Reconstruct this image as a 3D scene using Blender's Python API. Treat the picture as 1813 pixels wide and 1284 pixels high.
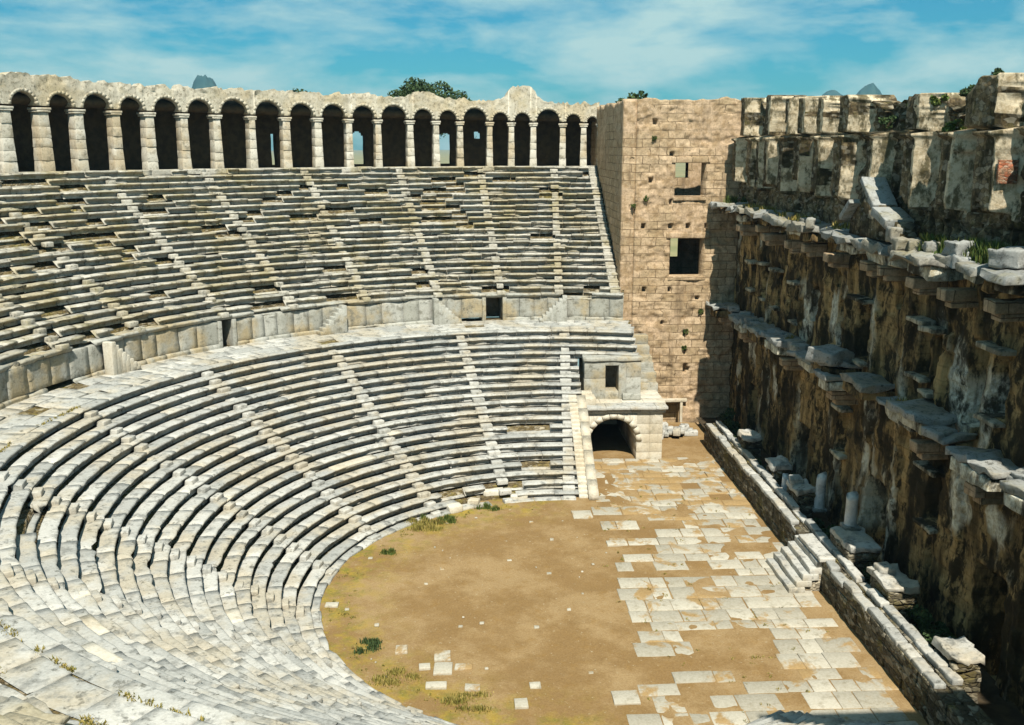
import bpy, math, random
import numpy as np
from mathutils import Matrix, Vector

random.seed(7); RNG = np.random.default_rng(11)
scene = bpy.context.scene
for o in list(bpy.data.objects): bpy.data.objects.remove(o)
COL = scene.collection
R_ = math.radians
PI = math.pi

# ------------------------------------------------------------------ camera
YAW, PITCH, ROLL = 0.04749, 0.22027, -0.0012
CAMP = Vector((-5.06, -41.49, 20.31))
cy, sy, cp, sp = math.cos(YAW), math.sin(YAW), math.cos(PITCH), math.sin(PITCH)
fwd = Vector((sy*cp, cy*cp, -sp)); rgt = Vector((cy, -sy, 0)); upv = rgt.cross(fwd)
r2 = math.cos(ROLL)*rgt + math.sin(ROLL)*upv; u2 = -math.sin(ROLL)*rgt + math.cos(ROLL)*upv
cam_d = bpy.data.cameras.new('camera'); cam = bpy.data.objects.new('camera', cam_d); COL.objects.link(cam)
M3 = Matrix((r2, u2, -fwd)).transposed()
cam.matrix_world = Matrix.Translation(CAMP) @ M3.to_4x4()
cam_d.sensor_fit = 'HORIZONTAL'; cam_d.sensor_width = 36.0; cam_d.lens = 1711.19/1813*36
cam_d.clip_start = 0.1; cam_d.clip_end = 20000
scene.camera = cam

# ------------------------------------------------------------------ sun + sky
SUN_EL, SUN_AZ = R_(53), R_(3)          # sun behind the camera, a little to the stage side
sdir = Vector((math.sin(SUN_AZ)*math.cos(SUN_EL), -math.cos(SUN_AZ)*math.cos(SUN_EL), math.sin(SUN_EL)))
sl = bpy.data.lights.new('sun', 'SUN'); so = bpy.data.objects.new('sun', sl); COL.objects.link(so)
sl.energy = 5.0; sl.angle = R_(0.5); sl.color = (1.0, 0.94, 0.83)
so.rotation_euler = sdir.to_track_quat('Z', 'Y').to_euler(); so.location = (0, 0, 60)

world = bpy.data.worlds.new('World'); scene.world = world; world.use_nodes = True
wt = world.node_tree; wt.nodes.clear()
def wn(t, **k):
    n = wt.nodes.new(t)
    for a, b in k.items(): setattr(n, a, b)
    return n
sky = wn('ShaderNodeTexSky', sky_type='NISHITA'); sky.sun_disc = False
sky.sun_elevation = SUN_EL; sky.sun_rotation = PI - SUN_AZ; sky.air_density = 1.0; sky.dust_density = 0.6; sky.ozone_density = 1.5
tc = wn('ShaderNodeTexCoord')
mp = wn('ShaderNodeMapping'); mp.inputs['Scale'].default_value = (6.0, 6.0, 19.0); mp.inputs['Location'].default_value = (2.3, 0.4, 1.1)
nz = wn('ShaderNodeTexNoise'); nz.inputs['Scale'].default_value = 1.0; nz.inputs['Detail'].default_value = 9; nz.inputs['Roughness'].default_value = .58; nz.inputs['Distortion'].default_value = .15
rp = wn('ShaderNodeValToRGB'); rp.color_ramp.elements[0].position = .41; rp.color_ramp.elements[0].color = (0, 0, 0, 1); rp.color_ramp.elements[1].position = .64; rp.color_ramp.elements[1].color = (.92, .92, .92, 1)
tint = wn('ShaderNodeMix', data_type='RGBA', blend_type='MULTIPLY'); tint.inputs[0].default_value = 1.0
mix = wn('ShaderNodeMix', data_type='RGBA')
bg = wn('ShaderNodeBackground'); bg.inputs['Strength'].default_value = 0.05
ow = wn('ShaderNodeOutputWorld')
L = wt.links.new
L(tc.outputs['Generated'], mp.inputs['Vector']); L(mp.outputs[0], nz.inputs['Vector']); L(nz.outputs[0], rp.inputs[0])
L(sky.outputs[0], tint.inputs[6]); tint.inputs[7].default_value = (0.20, 1.0, 1.22, 1)
L(rp.outputs[0], mix.inputs[0]); L(tint.outputs[2], mix.inputs[6]); mix.inputs[7].default_value = (7.4, 10.6, 10.4, 1)
L(mix.outputs[2], bg.inputs[0]); L(bg.outputs[0], ow.inputs[0])

scene.view_settings.view_transform = 'Standard'; scene.view_settings.look = 'None'
scene.view_settings.exposure = 0.5; scene.view_settings.gamma = 1.0
scene.render.resolution_x = 1024; scene.render.resolution_y = 725
try: scene.cycles.max_bounces = 4; scene.cycles.diffuse_bounces = 1
except Exception: pass

# ------------------------------------------------------------------ noise (numpy)
def _hash(i, j, k, s):
    h = (i*374761393 + j*668265263 + k*2147483647 + s*974634777) & 0xFFFFFFFF
    h = ((h ^ (h >> 13))*1274126177) & 0xFFFFFFFF
    h = h ^ (h >> 16)
    return (h & 0xFFFF)/65535.0
def vnoise(P, s=0):
    P = np.asarray(P, float); F = np.floor(P); I = F.astype(np.int64); f = P-F; f = f*f*(3-2*f)
    out = 0
    for a in (0, 1):
        wa = f[..., 0] if a else 1-f[..., 0]
        for b in (0, 1):
            wb = f[..., 1] if b else 1-f[..., 1]
            for c in (0, 1):
                wc = f[..., 2] if c else 1-f[..., 2]
                out = out + wa*wb*wc*_hash(I[..., 0]+a, I[..., 1]+b, I[..., 2]+c, s)
    return out*2-1
def fbm(P, s=0, o=3):
    P = np.asarray(P, float); r = 0; a = 1; t = 0
    for k in range(o):
        r = r + a*vnoise(P*2**k + 17.3*k, s+k*31); t += a; a *= .5
    return r/t
def nvec(P, s=0):
    return np.stack([vnoise(P, s), vnoise(P, s+101), vnoise(P, s+202)], -1)
def smooth(a, b, x):
    t = np.clip((x-a)/(b-a), 0, 1); return t*t*(3-2*t)

# ------------------------------------------------------------------ mesh builder
class MB:
    def __init__(self): self.V = []; self.F = []; self.T = []; self.n = 0
    def add(self, v, faces, t=0.5):
        v = np.asarray(v, float).reshape(-1, 3); self.V.append(v)
        for f in faces: self.F.append(np.asarray(f, np.int64)+self.n)
        self.T.append(np.full(len(v), t) if np.isscalar(t) else np.asarray(t, float)); self.n += len(v)
    def box(self, c, h, rot=0, t=.5):
        c = np.array(c, float); v = np.array([[x, y, z] for x in (-1, 1) for y in (-1, 1) for z in (-1, 1)], float)*np.array(h)
        if rot: v = rotz(v, rot)
        self.add(v+c, [np.array([[0, 1, 3, 2], [4, 6, 7, 5], [0, 4, 5, 1], [2, 3, 7, 6], [0, 2, 6, 4], [1, 5, 7, 3]])], t)
    def rock(self, c, h, rot=0, n=(4, 4, 4), rr=.06, amp=.04, freq=1.5, seed=0, t=.5, taper=1.0, tilt=(0, 0)):
        v, f = rock(h, n, rr, amp, freq, seed, taper)
        if tilt != (0, 0): v = rotxy(v, *tilt)
        if rot: v = rotz(v, rot)
        self.add(v+np.array(c, float), [f], t)
    def prism(self, poly, axis, a, b, t=.5):
        # poly in the two other axes; extruded along axis from a to b
        k = len(poly); v = []
        for q in (a, b):
            for p in poly:
                v.append({'x': (q, p[0], p[1]), 'y': (p[0], q, p[1]), 'z': (p[0], p[1], q)}[axis])
        self.add(v, [[list(range(k))], [list(range(2*k-1, k-1, -1))], [[i, k+i, k+(i+1) % k, (i+1) % k] for i in range(k)]], t)
    def build(self, name, mat, parent=None, smoothf=False, attr=True):
        me = bpy.data.meshes.new(name)
        V = np.concatenate(self.V); tot = []; loops = []
        for f in self.F:
            if f.ndim == 1: f = f[None]
            loops.append(f.ravel()); tot.append(np.full(len(f), f.shape[1]))
        loops = np.concatenate(loops); tot = np.concatenate(tot)
        me.vertices.add(len(V)); me.vertices.foreach_set('co', V.ravel().astype(np.float32))
        me.loops.add(len(loops)); me.loops.foreach_set('vertex_index', loops.astype(np.int32))
        me.polygons.add(len(tot)); st = np.concatenate([[0], np.cumsum(tot)[:-1]])
        me.polygons.foreach_set('loop_start', st.astype(np.int32)); me.polygons.foreach_set('loop_total', tot.astype(np.int32))
        if attr:
            a = me.attributes.new('tint', 'FLOAT', 'POINT'); a.data.foreach_set('value', np.concatenate(self.T).astype(np.float32))
        me.update(calc_edges=True); me.validate()
        if smoothf: me.polygons.foreach_set('use_smooth', np.ones(len(tot), bool))
        me.materials.append(mat)
        o = bpy.data.objects.new(name, me); COL.objects.link(o)
        if parent: o.parent = parent
        return o
def rotz(v, a):
    c, s = math.cos(a), math.sin(a); return np.stack([v[:, 0]*c-v[:, 1]*s, v[:, 0]*s+v[:, 1]*c, v[:, 2]], -1)
def rotxy(v, a, b):
    c, s = math.cos(a), math.sin(a); v = np.stack([v[:, 0], v[:, 1]*c-v[:, 2]*s, v[:, 1]*s+v[:, 2]*c], -1)
    c, s = math.cos(b), math.sin(b); return np.stack([v[:, 0]*c+v[:, 2]*s, v[:, 1], -v[:, 0]*s+v[:, 2]*c], -1)
_RC = {}
def _grid(n):
    if n in _RC: return _RC[n]
    idx = {}; P = []; F = []
    def vid(k):
        if k not in idx: idx[k] = len(P); P.append(k)
        return idx[k]
    for ax in range(3):
        b, c = (ax+1) % 3, (ax+2) % 3
        for side in (0, n[ax]):
            for i in range(n[b]):
                for j in range(n[c]):
                    q = []
                    for (di, dj) in ((0, 0), (1, 0), (1, 1), (0, 1)):
                        k = [0, 0, 0]; k[ax] = side; k[b] = i+di; k[c] = j+dj; q.append(vid(tuple(k)))
                    F.append(q if side else q[::-1])
    _RC[n] = (np.array(P), np.array(F)); return _RC[n]
def rock(h, n, rr, amp, freq, seed, taper=1.0):
    # rounded, worn block: subdivided box with soft edges and noise
    P, F = _grid(tuple(n)); h = np.array(h, float); rr = min(rr, .9*h.min()); v = np.zeros((len(P), 3))
    for a in range(3):
        m = n[a]
        if m >= 3: ln = np.concatenate([[-h[a]], np.linspace(-h[a]+rr, h[a]-rr, m-1), [h[a]]])
        else: ln = np.linspace(-h[a], h[a], m+1)
        v[:, a] = ln[P[:, a]]
    q = np.clip(v, -(h-rr), h-rr); d = v-q; l = np.linalg.norm(d, axis=1, keepdims=True); nz_ = l[:, 0] > 1e-9
    v = np.where(nz_[:, None], q+d/np.maximum(l, 1e-9)*rr*np.where((np.abs(d) > 1e-9).sum(1) > 1, 1, 1)[:, None], v)
    if taper != 1.0:
        s = 1+(taper-1)*((v[:, 2:3]+h[2])/(2*h[2])); v[:, :2] *= s
    v = v+amp*(nvec(v*freq+seed*7.77, seed)+.5*nvec(v*freq*2.7+seed*3.3, seed+5))
    return v, F

# ------------------------------------------------------------------ object helpers
def tag(o, label=None, cat=None, group=None, kind=None):
    if label: o['label'] = label
    if cat: o['category'] = cat
    if group: o['group'] = group
    if kind: o['kind'] = kind
    return o
def thing(name, loc, label, cat, group=None):
    o = bpy.data.objects.new(name, None); o.location = loc; o.empty_display_size = .3; COL.objects.link(o)
    return tag(o, label, cat, group)
def attach(o, parent):
    # parent while keeping world-space vertices in place
    o.parent = parent; o.matrix_parent_inverse = Matrix.Translation(-Vector(parent.location)); return o

# ------------------------------------------------------------------ materials
def newmat(name):
    m = bpy.data.materials.new(name); m.use_nodes = True; nt = m.node_tree; nt.nodes.clear()
    out = nt.nodes.new('ShaderNodeOutputMaterial'); b = nt.nodes.new('ShaderNodeBsdfPrincipled')
    b.inputs['Roughness'].default_value = .92; b.inputs['Specular IOR Level'].default_value = .15
    nt.links.new(b.outputs[0], out.inputs[0]); return m, nt, b
class G:
    def __init__(s, nt): s.nt = nt
    def n(s, t, **k):
        q = s.nt.nodes.new(t)
        for a, b in k.items(): setattr(q, a, b)
        return q
    def l(s, a, b): s.nt.links.new(a, b)
    def pos(s, scale=(1, 1, 1), loc=(0, 0, 0), obj=False):
        if obj: g = s.n('ShaderNodeTexCoord').outputs['Object']
        else: g = s.n('ShaderNodeNewGeometry').outputs['Position']
        m = s.n('ShaderNodeMapping'); m.inputs['Scale'].default_value = scale; m.inputs['Location'].default_value = loc
        s.l(g, m.inputs['Vector']); return m.outputs[0]
    def noise(s, vec, scale, detail=5, rough=.6, dist=0):
        q = s.n('ShaderNodeTexNoise'); s.l(vec, q.inputs['Vector']); q.inputs['Scale'].default_value = scale
        q.inputs['Detail'].default_value = detail; q.inputs['Roughness'].default_value = rough; q.inputs['Distortion'].default_value = dist
        return q.outputs[0]
    def ramp(s, fac, a, b, ca=0., cb=1.):
        q = s.n('ShaderNodeMapRange'); q.inputs['From Min'].default_value = a; q.inputs['From Max'].default_value = b
        q.inputs['To Min'].default_value = ca; q.inputs['To Max'].default_value = cb; q.interpolation_type = 'SMOOTHSTEP'
        s.l(fac, q.inputs[0]); return q.outputs[0]
    def mix(s, fac, a, b, bt='MIX'):
        q = s.n('ShaderNodeMix', data_type='RGBA', blend_type=bt)
        for i, x in ((0, fac), (6, a), (7, b)):
            if isinstance(x, (int, float)): q.inputs[i].default_value = x
            elif isinstance(x, tuple): q.inputs[i].default_value = x+(1,)
            else: s.l(x, q.inputs[i])
        return q.outputs[2]
    def mul(s, a, b, op='MULTIPLY'):
        q = s.n('ShaderNodeMath', operation=op)
        for i, x in ((0, a), (1, b)):
            if isinstance(x, (int, float)): q.inputs[i].default_value = x
            else: s.l(x, q.inputs[i])
        return q.outputs[0]
    def bump(s, b, h, strength=.5, dist=.05):
        q = s.n('ShaderNodeBump'); q.inputs['Strength'].default_value = strength; q.inputs['Distance'].default_value = dist
        s.l(h, q.inputs['Height']); s.l(q.outputs[0], b.inputs['Normal'])

def rubble_cells(g, c, h, sc):
    # irregular small stones with dirty joints
    dn = g.n('ShaderNodeTexNoise'); p = g.pos((1, 1, 1.9)); g.l(p, dn.inputs['Vector']); dn.inputs['Scale'].default_value = 2.0
    va = g.n('ShaderNodeVectorMath', operation='SCALE'); g.l(dn.outputs['Color'], va.inputs[0]); va.inputs['Scale'].default_value = .35
    vs = g.n('ShaderNodeVectorMath', operation='ADD'); g.l(p, vs.inputs[0]); g.l(va.outputs[0], vs.inputs[1])
    v1 = g.n('ShaderNodeTexVoronoi'); v1.feature = 'DISTANCE_TO_EDGE'; v1.inputs['Scale'].default_value = sc; g.l(vs.outputs[0], v1.inputs['Vector'])
    v2 = g.n('ShaderNodeTexVoronoi'); v2.inputs['Scale'].default_value = sc; g.l(vs.outputs[0], v2.inputs['Vector'])
    sp = g.n('ShaderNodeSeparateColor'); g.l(v2.outputs['Color'], sp.inputs[0])
    c = g.mix(g.ramp(sp.outputs[0], .1, .9, .0, .55), c, (.20, .15, .085), 'MULTIPLY'); c = g.mix(g.ramp(sp.outputs[1], .6, 1, 0, .5), c, (.52, .47, .36))
    e = g.ramp(v1.outputs['Distance'], .0, .14, 1, 0); e = g.mul(e, g.ramp(dn.outputs['Fac'], .35, .6, .1, 1)); c = g.mix(g.mul(e, .75), c, (.07, .055, .035))
    return c, g.mul(h, g.mul(g.ramp(v1.outputs['Distance'], 0, .2), 1.2), 'ADD')
def stone_mat(name, light, mid, dark, warm, lichen=.5, grass=0.0, fine=1.0, cells=0):
    light, mid, dark, warm = [tuple(.78*q for q in c) for c in (light, mid, dark, warm)]
    m, nt, b = newmat(name); g = G(nt)
    p = g.pos(); at = g.n('ShaderNodeAttribute', attribute_name='tint').outputs['Fac']
    n1 = g.noise(p, .35, 4); n2 = g.noise(p, 1.9*fine, 6, .65); n3 = g.noise(p, 9*fine, 4, .6)
    c = g.mix(g.ramp(at, .1, .9), mid, light)
    c = g.mix(g.ramp(n1, .45, .62), c, warm)
    c = g.mix(g.mul(g.ramp(n2, .5, .68), .75), c, dark)
    n4 = g.noise(g.pos((1, 1, 1), (31, 7, 3)), 3.1*fine, 6, .7)
    c = g.mix(g.mul(g.ramp(n4, .56, .66), lichen), c, (.05, .05, .035))
    c = g.mix(g.ramp(n3, .35, .75, 0, .35), c, (.03, .03, .02), 'SOFT_LIGHT')
    if grass:
        n5 = g.noise(g.pos((1, 1, 1), (5, 70, 3)), .55, 5, .65)
        c = g.mix(g.mul(g.ramp(n5, .52, .62), grass), c, (.23, .19, .05))
    h = g.mul(g.mul(n2, .6), g.mul(n3, .5), 'ADD')
    if cells:
        c, h = rubble_cells(g, c, h, cells)
    g.l(c, b.inputs['Base Color']); g.bump(b, h, .8, .05*1)
    return m

M = {}
M['seat'] = stone_mat('weathered_limestone', (.68, .67, .61), (.47, .475, .44), (.25, .255, .235), (.58, .53, .42), .6)
M['seat_up'] = stone_mat('weathered_upper_limestone', (.67, .64, .55), (.47, .45, .38), (.22, .21, .165), (.53, .47, .33), .7, .35)
M['new_stone'] = stone_mat('pale_restored_stone', (.80, .76, .64), (.70, .65, .53), (.50, .45, .34), (.68, .60, .45), .15)
M['pier'] = stone_mat('pier_limestone', (.78, .74, .63), (.66, .61, .49), (.34, .30, .22), (.62, .52, .36), .45)
M['grey'] = stone_mat('grey_marble', (.47, .48, .45), (.34, .35, .33), (.17, .17, .155), (.38, .35, .27), .7, .25, 1.3)
M['core'] = stone_mat('rubble_core', (.34, .27, .15), (.24, .19, .10), (.12, .10, .05), (.30, .23, .09), .5, .8, 1.6, 3.6)
M['arch'] = stone_mat('pale_rubble_arches', (.74, .69, .56), (.60, .55, .43), (.26, .22, .15), (.64, .55, .38), .6, .15, 2.4)
M['rubble'] = stone_mat('rubble_masonry', (.78, .73, .60), (.62, .56, .43), (.30, .25, .17), (.66, .56, .38), .5, .12, 1.8, 4.2)
M['marble'] = stone_mat('white_marble', (.95, .95, .92), (.85, .85, .82), (.6, .6, .57), (.85, .82, .74), .2)
M['pod'] = stone_mat('podium_stone', (.56, .56, .50), (.45, .45, .39), (.26, .25, .20), (.50, .42, .27), .45)

def masonry_mat(name):
    m, nt, b = newmat(name); g = G(nt)
    p = g.pos(); sx = g.n('ShaderNodeSeparateXYZ'); g.l(p, sx.inputs[0])
    u = g.mul(sx.outputs[0], sx.outputs[1], 'ADD'); cv = g.n('ShaderNodeCombineXYZ'); g.l(u, cv.inputs[0]); g.l(sx.outputs[2], cv.inputs[1])
    dn = g.n('ShaderNodeTexNoise'); g.l(p, dn.inputs['Vector']); dn.inputs['Scale'].default_value = 1.1; dn.inputs['Detail'].default_value = 3
    va = g.n('ShaderNodeVectorMath', operation='SCALE'); g.l(dn.outputs['Color'], va.inputs[0]); va.inputs['Scale'].default_value = .16
    vs = g.n('ShaderNodeVectorMath', operation='ADD'); g.l(cv.outputs[0], vs.inputs[0]); g.l(va.outputs[0], vs.inputs[1])
    br = g.n('ShaderNodeTexBrick'); g.l(vs.outputs[0], br.inputs['Vector']); br.inputs['Scale'].default_value = 1.0
    br.inputs['Brick Width'].default_value = 1.15; br.inputs['Row Height'].default_value = .58; br.inputs['Mortar Size'].default_value = .022; br.inputs['Mortar Smooth'].default_value = .3
    br.inputs['Color1'].default_value = (.57, .43, .28, 1); br.inputs['Color2'].default_value = (.39, .29, .17, 1); br.inputs['Mortar'].default_value = (.15, .10, .055, 1)
    n1 = g.noise(p, .28, 5, .6); n2 = g.noise(p, 1.6, 6, .7); n3 = g.noise(p, 8, 5, .65)
    sm = g.ramp(g.mul(n1, g.ramp(sx.outputs[2], 17, 23, 0, .10), 'ADD'), .46, .60, 0, .93)
    c = g.mix(sm, br.outputs['Color'], g.mix(g.ramp(n2, .4, .6), (.55, .405, .265), (.43, .31, .19)))
    c = g.mix(g.ramp(n2, .46, .66, 0, .85), c, (.32, .22, .12))
    nv = g.noise(g.pos((1.2, 1.2, .16)), 1.3, 5, .6)
    c = g.mix(g.ramp(nv, .52, .70, 0, .65), c, (.18, .13, .08))
    n4 = g.noise(g.pos((1, 1, 1), (3, 9, 1)), 2.2, 6, .7); c = g.mix(g.ramp(n4, .62, .72, 0, .85), c, (.09, .07, .035))
    c = g.mix(g.ramp(n3, .42, .62, 0, .35), c, (.14, .10, .06))
    g.l(c, b.inputs['Base Color'])
    h = g.mul(g.mul(br.outputs['Fac'], g.mul(g.mul(sm, -1.0), 1.0, 'ADD')), -1.0); h = g.mul(h, g.mul(n2, .7), 'ADD'); h = g.mul(h, g.mul(n3, .35), 'ADD'); g.bump(b, h, .9, .06)
    return m
M['masonry'] = masonry_mat('buff_masonry')

def scaena_mat():
    m, nt, b = newmat('stained_scene_wall'); g = G(nt)
    p = g.pos(); sx = g.n('ShaderNodeSeparateXYZ'); g.l(p, sx.inputs[0]); z = sx.outputs[2]
    pv = g.pos((1, 1, .22)); ns = g.noise(pv, .9, 6, .65, .3); nf = g.noise(p, 5, 6, .7); nm = g.noise(g.pos((1, 1, .5), (9, 2, 4)), 1.5, 6, .7)
    at = g.n('ShaderNodeAttribute', attribute_name='tint').outputs['Fac']
    # bare masonry: brown to ochre, weather streaks running down
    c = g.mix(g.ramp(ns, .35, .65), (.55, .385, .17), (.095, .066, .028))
    cv = g.n("ShaderNodeCombineXYZ"); g.l(sx.outputs[1], cv.inputs[0]); g.l(z, cv.inputs[1]); dn = g.n('ShaderNodeTexNoise'); g.l(p, dn.inputs['Vector']); dn.inputs['Scale'].default_value = 1.2
    va = g.n('ShaderNodeVectorMath', operation='SCALE'); g.l(dn.outputs['Color'], va.inputs[0]); va.inputs['Scale'].default_value = .2
    vs = g.n('ShaderNodeVectorMath', operation='ADD'); g.l(cv.outputs[0], vs.inputs[0]); g.l(va.outputs[0], vs.inputs[1])
    br = g.n('ShaderNodeTexBrick'); g.l(vs.outputs[0], br.inputs['Vector']); br.inputs['Scale'].default_value = 1.0; br.inputs['Brick Width'].default_value = 1.1; br.inputs['Row Height'].default_value = .55; br.inputs['Mortar Size'].default_value = .035
    br.inputs['Color1'].default_value = (1, 1, 1, 1); br.inputs['Color2'].default_value = (.45, .42, .38, 1); br.inputs['Mortar'].default_value = (.14, .11, .08, 1)
    c = g.mix(.32, c, br.outputs['Color'], 'MULTIPLY')
    # remains of pale plaster in two bands of the wall
    ft = g.mul(at, g.mul(nf, .22), 'ADD')
    pf = g.ramp(ft, .51, .68); pf = g.mul(pf, g.ramp(z, 15.5, 15.9, 1, 0))
    c = g.mix(pf, c, g.mix(g.ramp(nf, .35, .7), (.78, .77, .65), (.52, .46, .31)))
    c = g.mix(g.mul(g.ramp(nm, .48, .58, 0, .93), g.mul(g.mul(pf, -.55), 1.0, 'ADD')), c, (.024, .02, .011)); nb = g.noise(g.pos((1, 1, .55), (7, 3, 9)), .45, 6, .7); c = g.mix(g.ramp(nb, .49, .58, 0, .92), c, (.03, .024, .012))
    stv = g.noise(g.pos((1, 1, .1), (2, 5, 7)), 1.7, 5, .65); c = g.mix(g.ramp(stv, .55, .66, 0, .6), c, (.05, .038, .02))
    # rubble with moss in the upper wall; sunlit pier edges painted paler
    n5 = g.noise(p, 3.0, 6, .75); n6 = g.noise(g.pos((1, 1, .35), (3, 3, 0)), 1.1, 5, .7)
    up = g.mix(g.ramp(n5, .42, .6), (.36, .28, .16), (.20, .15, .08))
    lit_pier = g.mix(g.ramp(n5, .42, .66), (.70, .60, .43), (.42, .33, .20))
    lit_mask = g.ramp(at, .6, .8)
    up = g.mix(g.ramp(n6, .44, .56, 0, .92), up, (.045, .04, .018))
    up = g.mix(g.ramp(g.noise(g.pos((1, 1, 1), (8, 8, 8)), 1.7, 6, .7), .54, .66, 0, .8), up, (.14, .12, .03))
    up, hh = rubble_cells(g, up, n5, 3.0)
    lit_pier = g.mix(g.ramp(g.noise(g.pos((1, 1, .6), (6, 1, 0)), 1.6, 6, .7), .48, .60, 0, .88), lit_pier, (.10, .085, .04)); up = g.mix(lit_mask, up, lit_pier)
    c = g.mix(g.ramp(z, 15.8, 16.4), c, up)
    c = g.mix(g.ramp(nf, .3, .75, 0, .4), c, (.03, .02, .01), 'SOFT_LIGHT')
    g.l(c, b.inputs['Base Color']); h = g.mul(g.mul(nf, .5), g.mul(n5, .6), 'ADD'); g.bump(b, h, .9, .07)
    return m
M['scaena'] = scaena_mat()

def earth_mat():
    m, nt, b = newmat('ochre_earth'); g = G(nt); p = g.pos()
    n1 = g.noise(p, .25, 7, .68); n2 = g.noise(p, 1.3, 7, .7); n3 = g.noise(p, 14, 5, .7)
    c = g.mix(g.ramp(n1, .42, .60), (.255, .165, .07), (.34, .24, .12))
    c = g.mix(g.ramp(n2, .5, .72, 0, .6), c, (.27, .165, .055))
    # sparse dry grass toward the curb of the seats
    sx = g.n('ShaderNodeSeparateXYZ'); g.l(p, sx.inputs[0])
    ln = g.n('ShaderNodeVectorMath', operation='LENGTH'); fl = g.n('ShaderNodeCombineXYZ'); g.l(sx.outputs[0], fl.inputs[0]); g.l(sx.outputs[1], fl.inputs[1]); g.l(fl.outputs[0], ln.inputs[0])
    ed = g.ramp(ln.outputs['Value'], 7.5, 12); gx = g.ramp(sx.outputs[0], -2, 1.5, 1, 0); ed = g.mul(ed, gx)
    g1 = g.noise(p, .8, 6, .7); gf = g.mul(g.ramp(g1, .42, .62), ed)
    c = g.mix(g.mul(gf, .85), c, g.mix(g.ramp(n2, .4, .65), (.36, .26, .04), (.16, .17, .03)))
    c = g.mix(g.ramp(g.noise(g.pos((1, 1, 1), (4, 4, 0)), 5, 4, .7), .62, .7, 0, .6), c, (.45, .39, .27))
    c = g.mix(g.ramp(n3, .3, .75, 0, .45), c, (.08, .05, .01), 'SOFT_LIGHT')
    g.l(c, b.inputs['Base Color']); g.bump(b, g.mul(n2, g.mul(n3, .4), 'ADD'), .5, .05); return m
M['earth'] = earth_mat()

def pave_mat():
    m, nt, b = newmat('pale_flagstone'); g = G(nt); p = g.pos(); at = g.n('ShaderNodeAttribute', attribute_name='tint').outputs['Fac']
    n1 = g.noise(p, .5, 5, .65, .4); n2 = g.noise(p, 2.3, 6, .7); n3 = g.noise(p, 11, 4, .6)
    c = g.mix(g.ramp(at, .1, .9), (.38, .355, .285), (.50, .47, .385))
    c = g.mix(g.ramp(n2, .5, .7, 0, .7), c, (.28, .25, .18))
    sx = g.n('ShaderNodeSeparateXYZ'); g.l(p, sx.inputs[0])
    far = g.ramp(sx.outputs[1], 4, 13, 0, .09)
    nn = g.mul(n1, far, 'ADD')
    c = g.mix(g.ramp(nn, .54, .63, 0, .92), c, (.36, .24, .10))
    c = g.mix(g.ramp(n3, .3, .75, 0, .35), c, (.05, .04, .02), 'SOFT_LIGHT')
    g.l(c, b.inputs['Base Color']); g.bump(b, g.mul(n2, g.mul(n3, .4), 'ADD'), .5, .04); return m
M['pave'] = pave_mat()

def simple_mat(name, c1, c2, scale=2.0, obj=False, rough=.9, cells=0):
    m, nt, b = newmat(name); g = G(nt); n = g.noise(g.pos(obj=obj), scale, 5, .65)
    c = g.mix(g.ramp(n, .35, .65), c1, c2)
    if cells: c, n = rubble_cells(g, c, n, cells)
    g.l(c, b.inputs['Base Color']); b.inputs['Roughness'].default_value = rough
    g.bump(b, n, .4, .05); return m
def leaf_mat(name, c1, c2, c3):
    m, nt, b = newmat(name); g = G(nt); at = g.n('ShaderNodeAttribute', attribute_name='tint').outputs['Fac']
    c = g.mix(g.ramp(at, .0, .6), c1, c2); c = g.mix(g.ramp(at, .6, 1.0), c, c3); g.l(c, b.inputs['Base Color'])
    b.inputs['Roughness'].default_value = .7; return m
M['leaf'] = leaf_mat('dark_foliage', (.03, .05, .02), (.05, .085, .03), (.09, .12, .04))
M['shrub'] = leaf_mat('shrub_foliage', (.04, .065, .015), (.08, .12, .025), (.16, .17, .045))
M['dry'] = leaf_mat('dry_grass', (.14, .14, .03), (.25, .20, .05), (.38, .30, .10))
M['bark'] = simple_mat('bark', (.10, .07, .045), (.18, .13, .085), 6)
M['brick'] = simple_mat('red_brick', (.50, .16, .08), (.34, .24, .15), 4, cells=7)
M['hill'] = simple_mat('haze_blue_scrub_hill', (.025, .075, .085), (.045, .10, .10), .05)  # blue haze of distance put into the scrub's colour
M['field'] = simple_mat('dry_field', (.20, .20, .09), (.30, .26, .13), .03)
M['dark'] = simple_mat('dark_soil_and_shade', (.045, .035, .022), (.08, .06, .035), 2)  # also used inside the gallery, where its dark colour stands for shade

# ------------------------------------------------------------------ ground and terrain
mb = MB(); nr = 60
rad = np.concatenate([[48, 54, 60, 70, 90, 120, 170, 250, 400, 700, 1300, 2600, 5200]]); A = np.linspace(0, 2*PI, 97)[:-1]
def terr(x, y):
    r = np.hypot(x, y); a = np.degrees(np.arctan2(y, x)) % 360
    hillside = smooth(75, 105, a)*smooth(300, 265, a)              # the slope the theatre leans on
    base = 17.0*hillside*smooth(400, 60, r)+2.0*fbm(np.stack([x*.02, y*.02, 0*x], -1), 3)*smooth(50, 120, r)
    return base-.3
vv = [(0, 0, -.3)]; 
RR, AA = np.meshgrid(rad, A, indexing='ij'); X = RR*np.cos(AA); Y = RR*np.sin(AA); Z = terr(X, Y)
na = len(A); V = np.stack([X, Y, Z], -1).reshape(-1, 3)
F = [[i*na+j, (i+1)*na+j, (i+1)*na+(j+1) % na, i*na+(j+1) % na] for i in range(len(rad)-1) for j in range(na)]
inner = np.stack([48*np.cos(A), 48*np.sin(A), 0*A-.3], -1)
mb.add(V, [np.array(F)]); mb.add(np.concatenate([inner, [[0, 0, -.3]]]), [np.array([[j, (j+1) % na, na] for j in range(na)])])
tag(mb.build('ground', M['field']), kind='structure')

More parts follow.
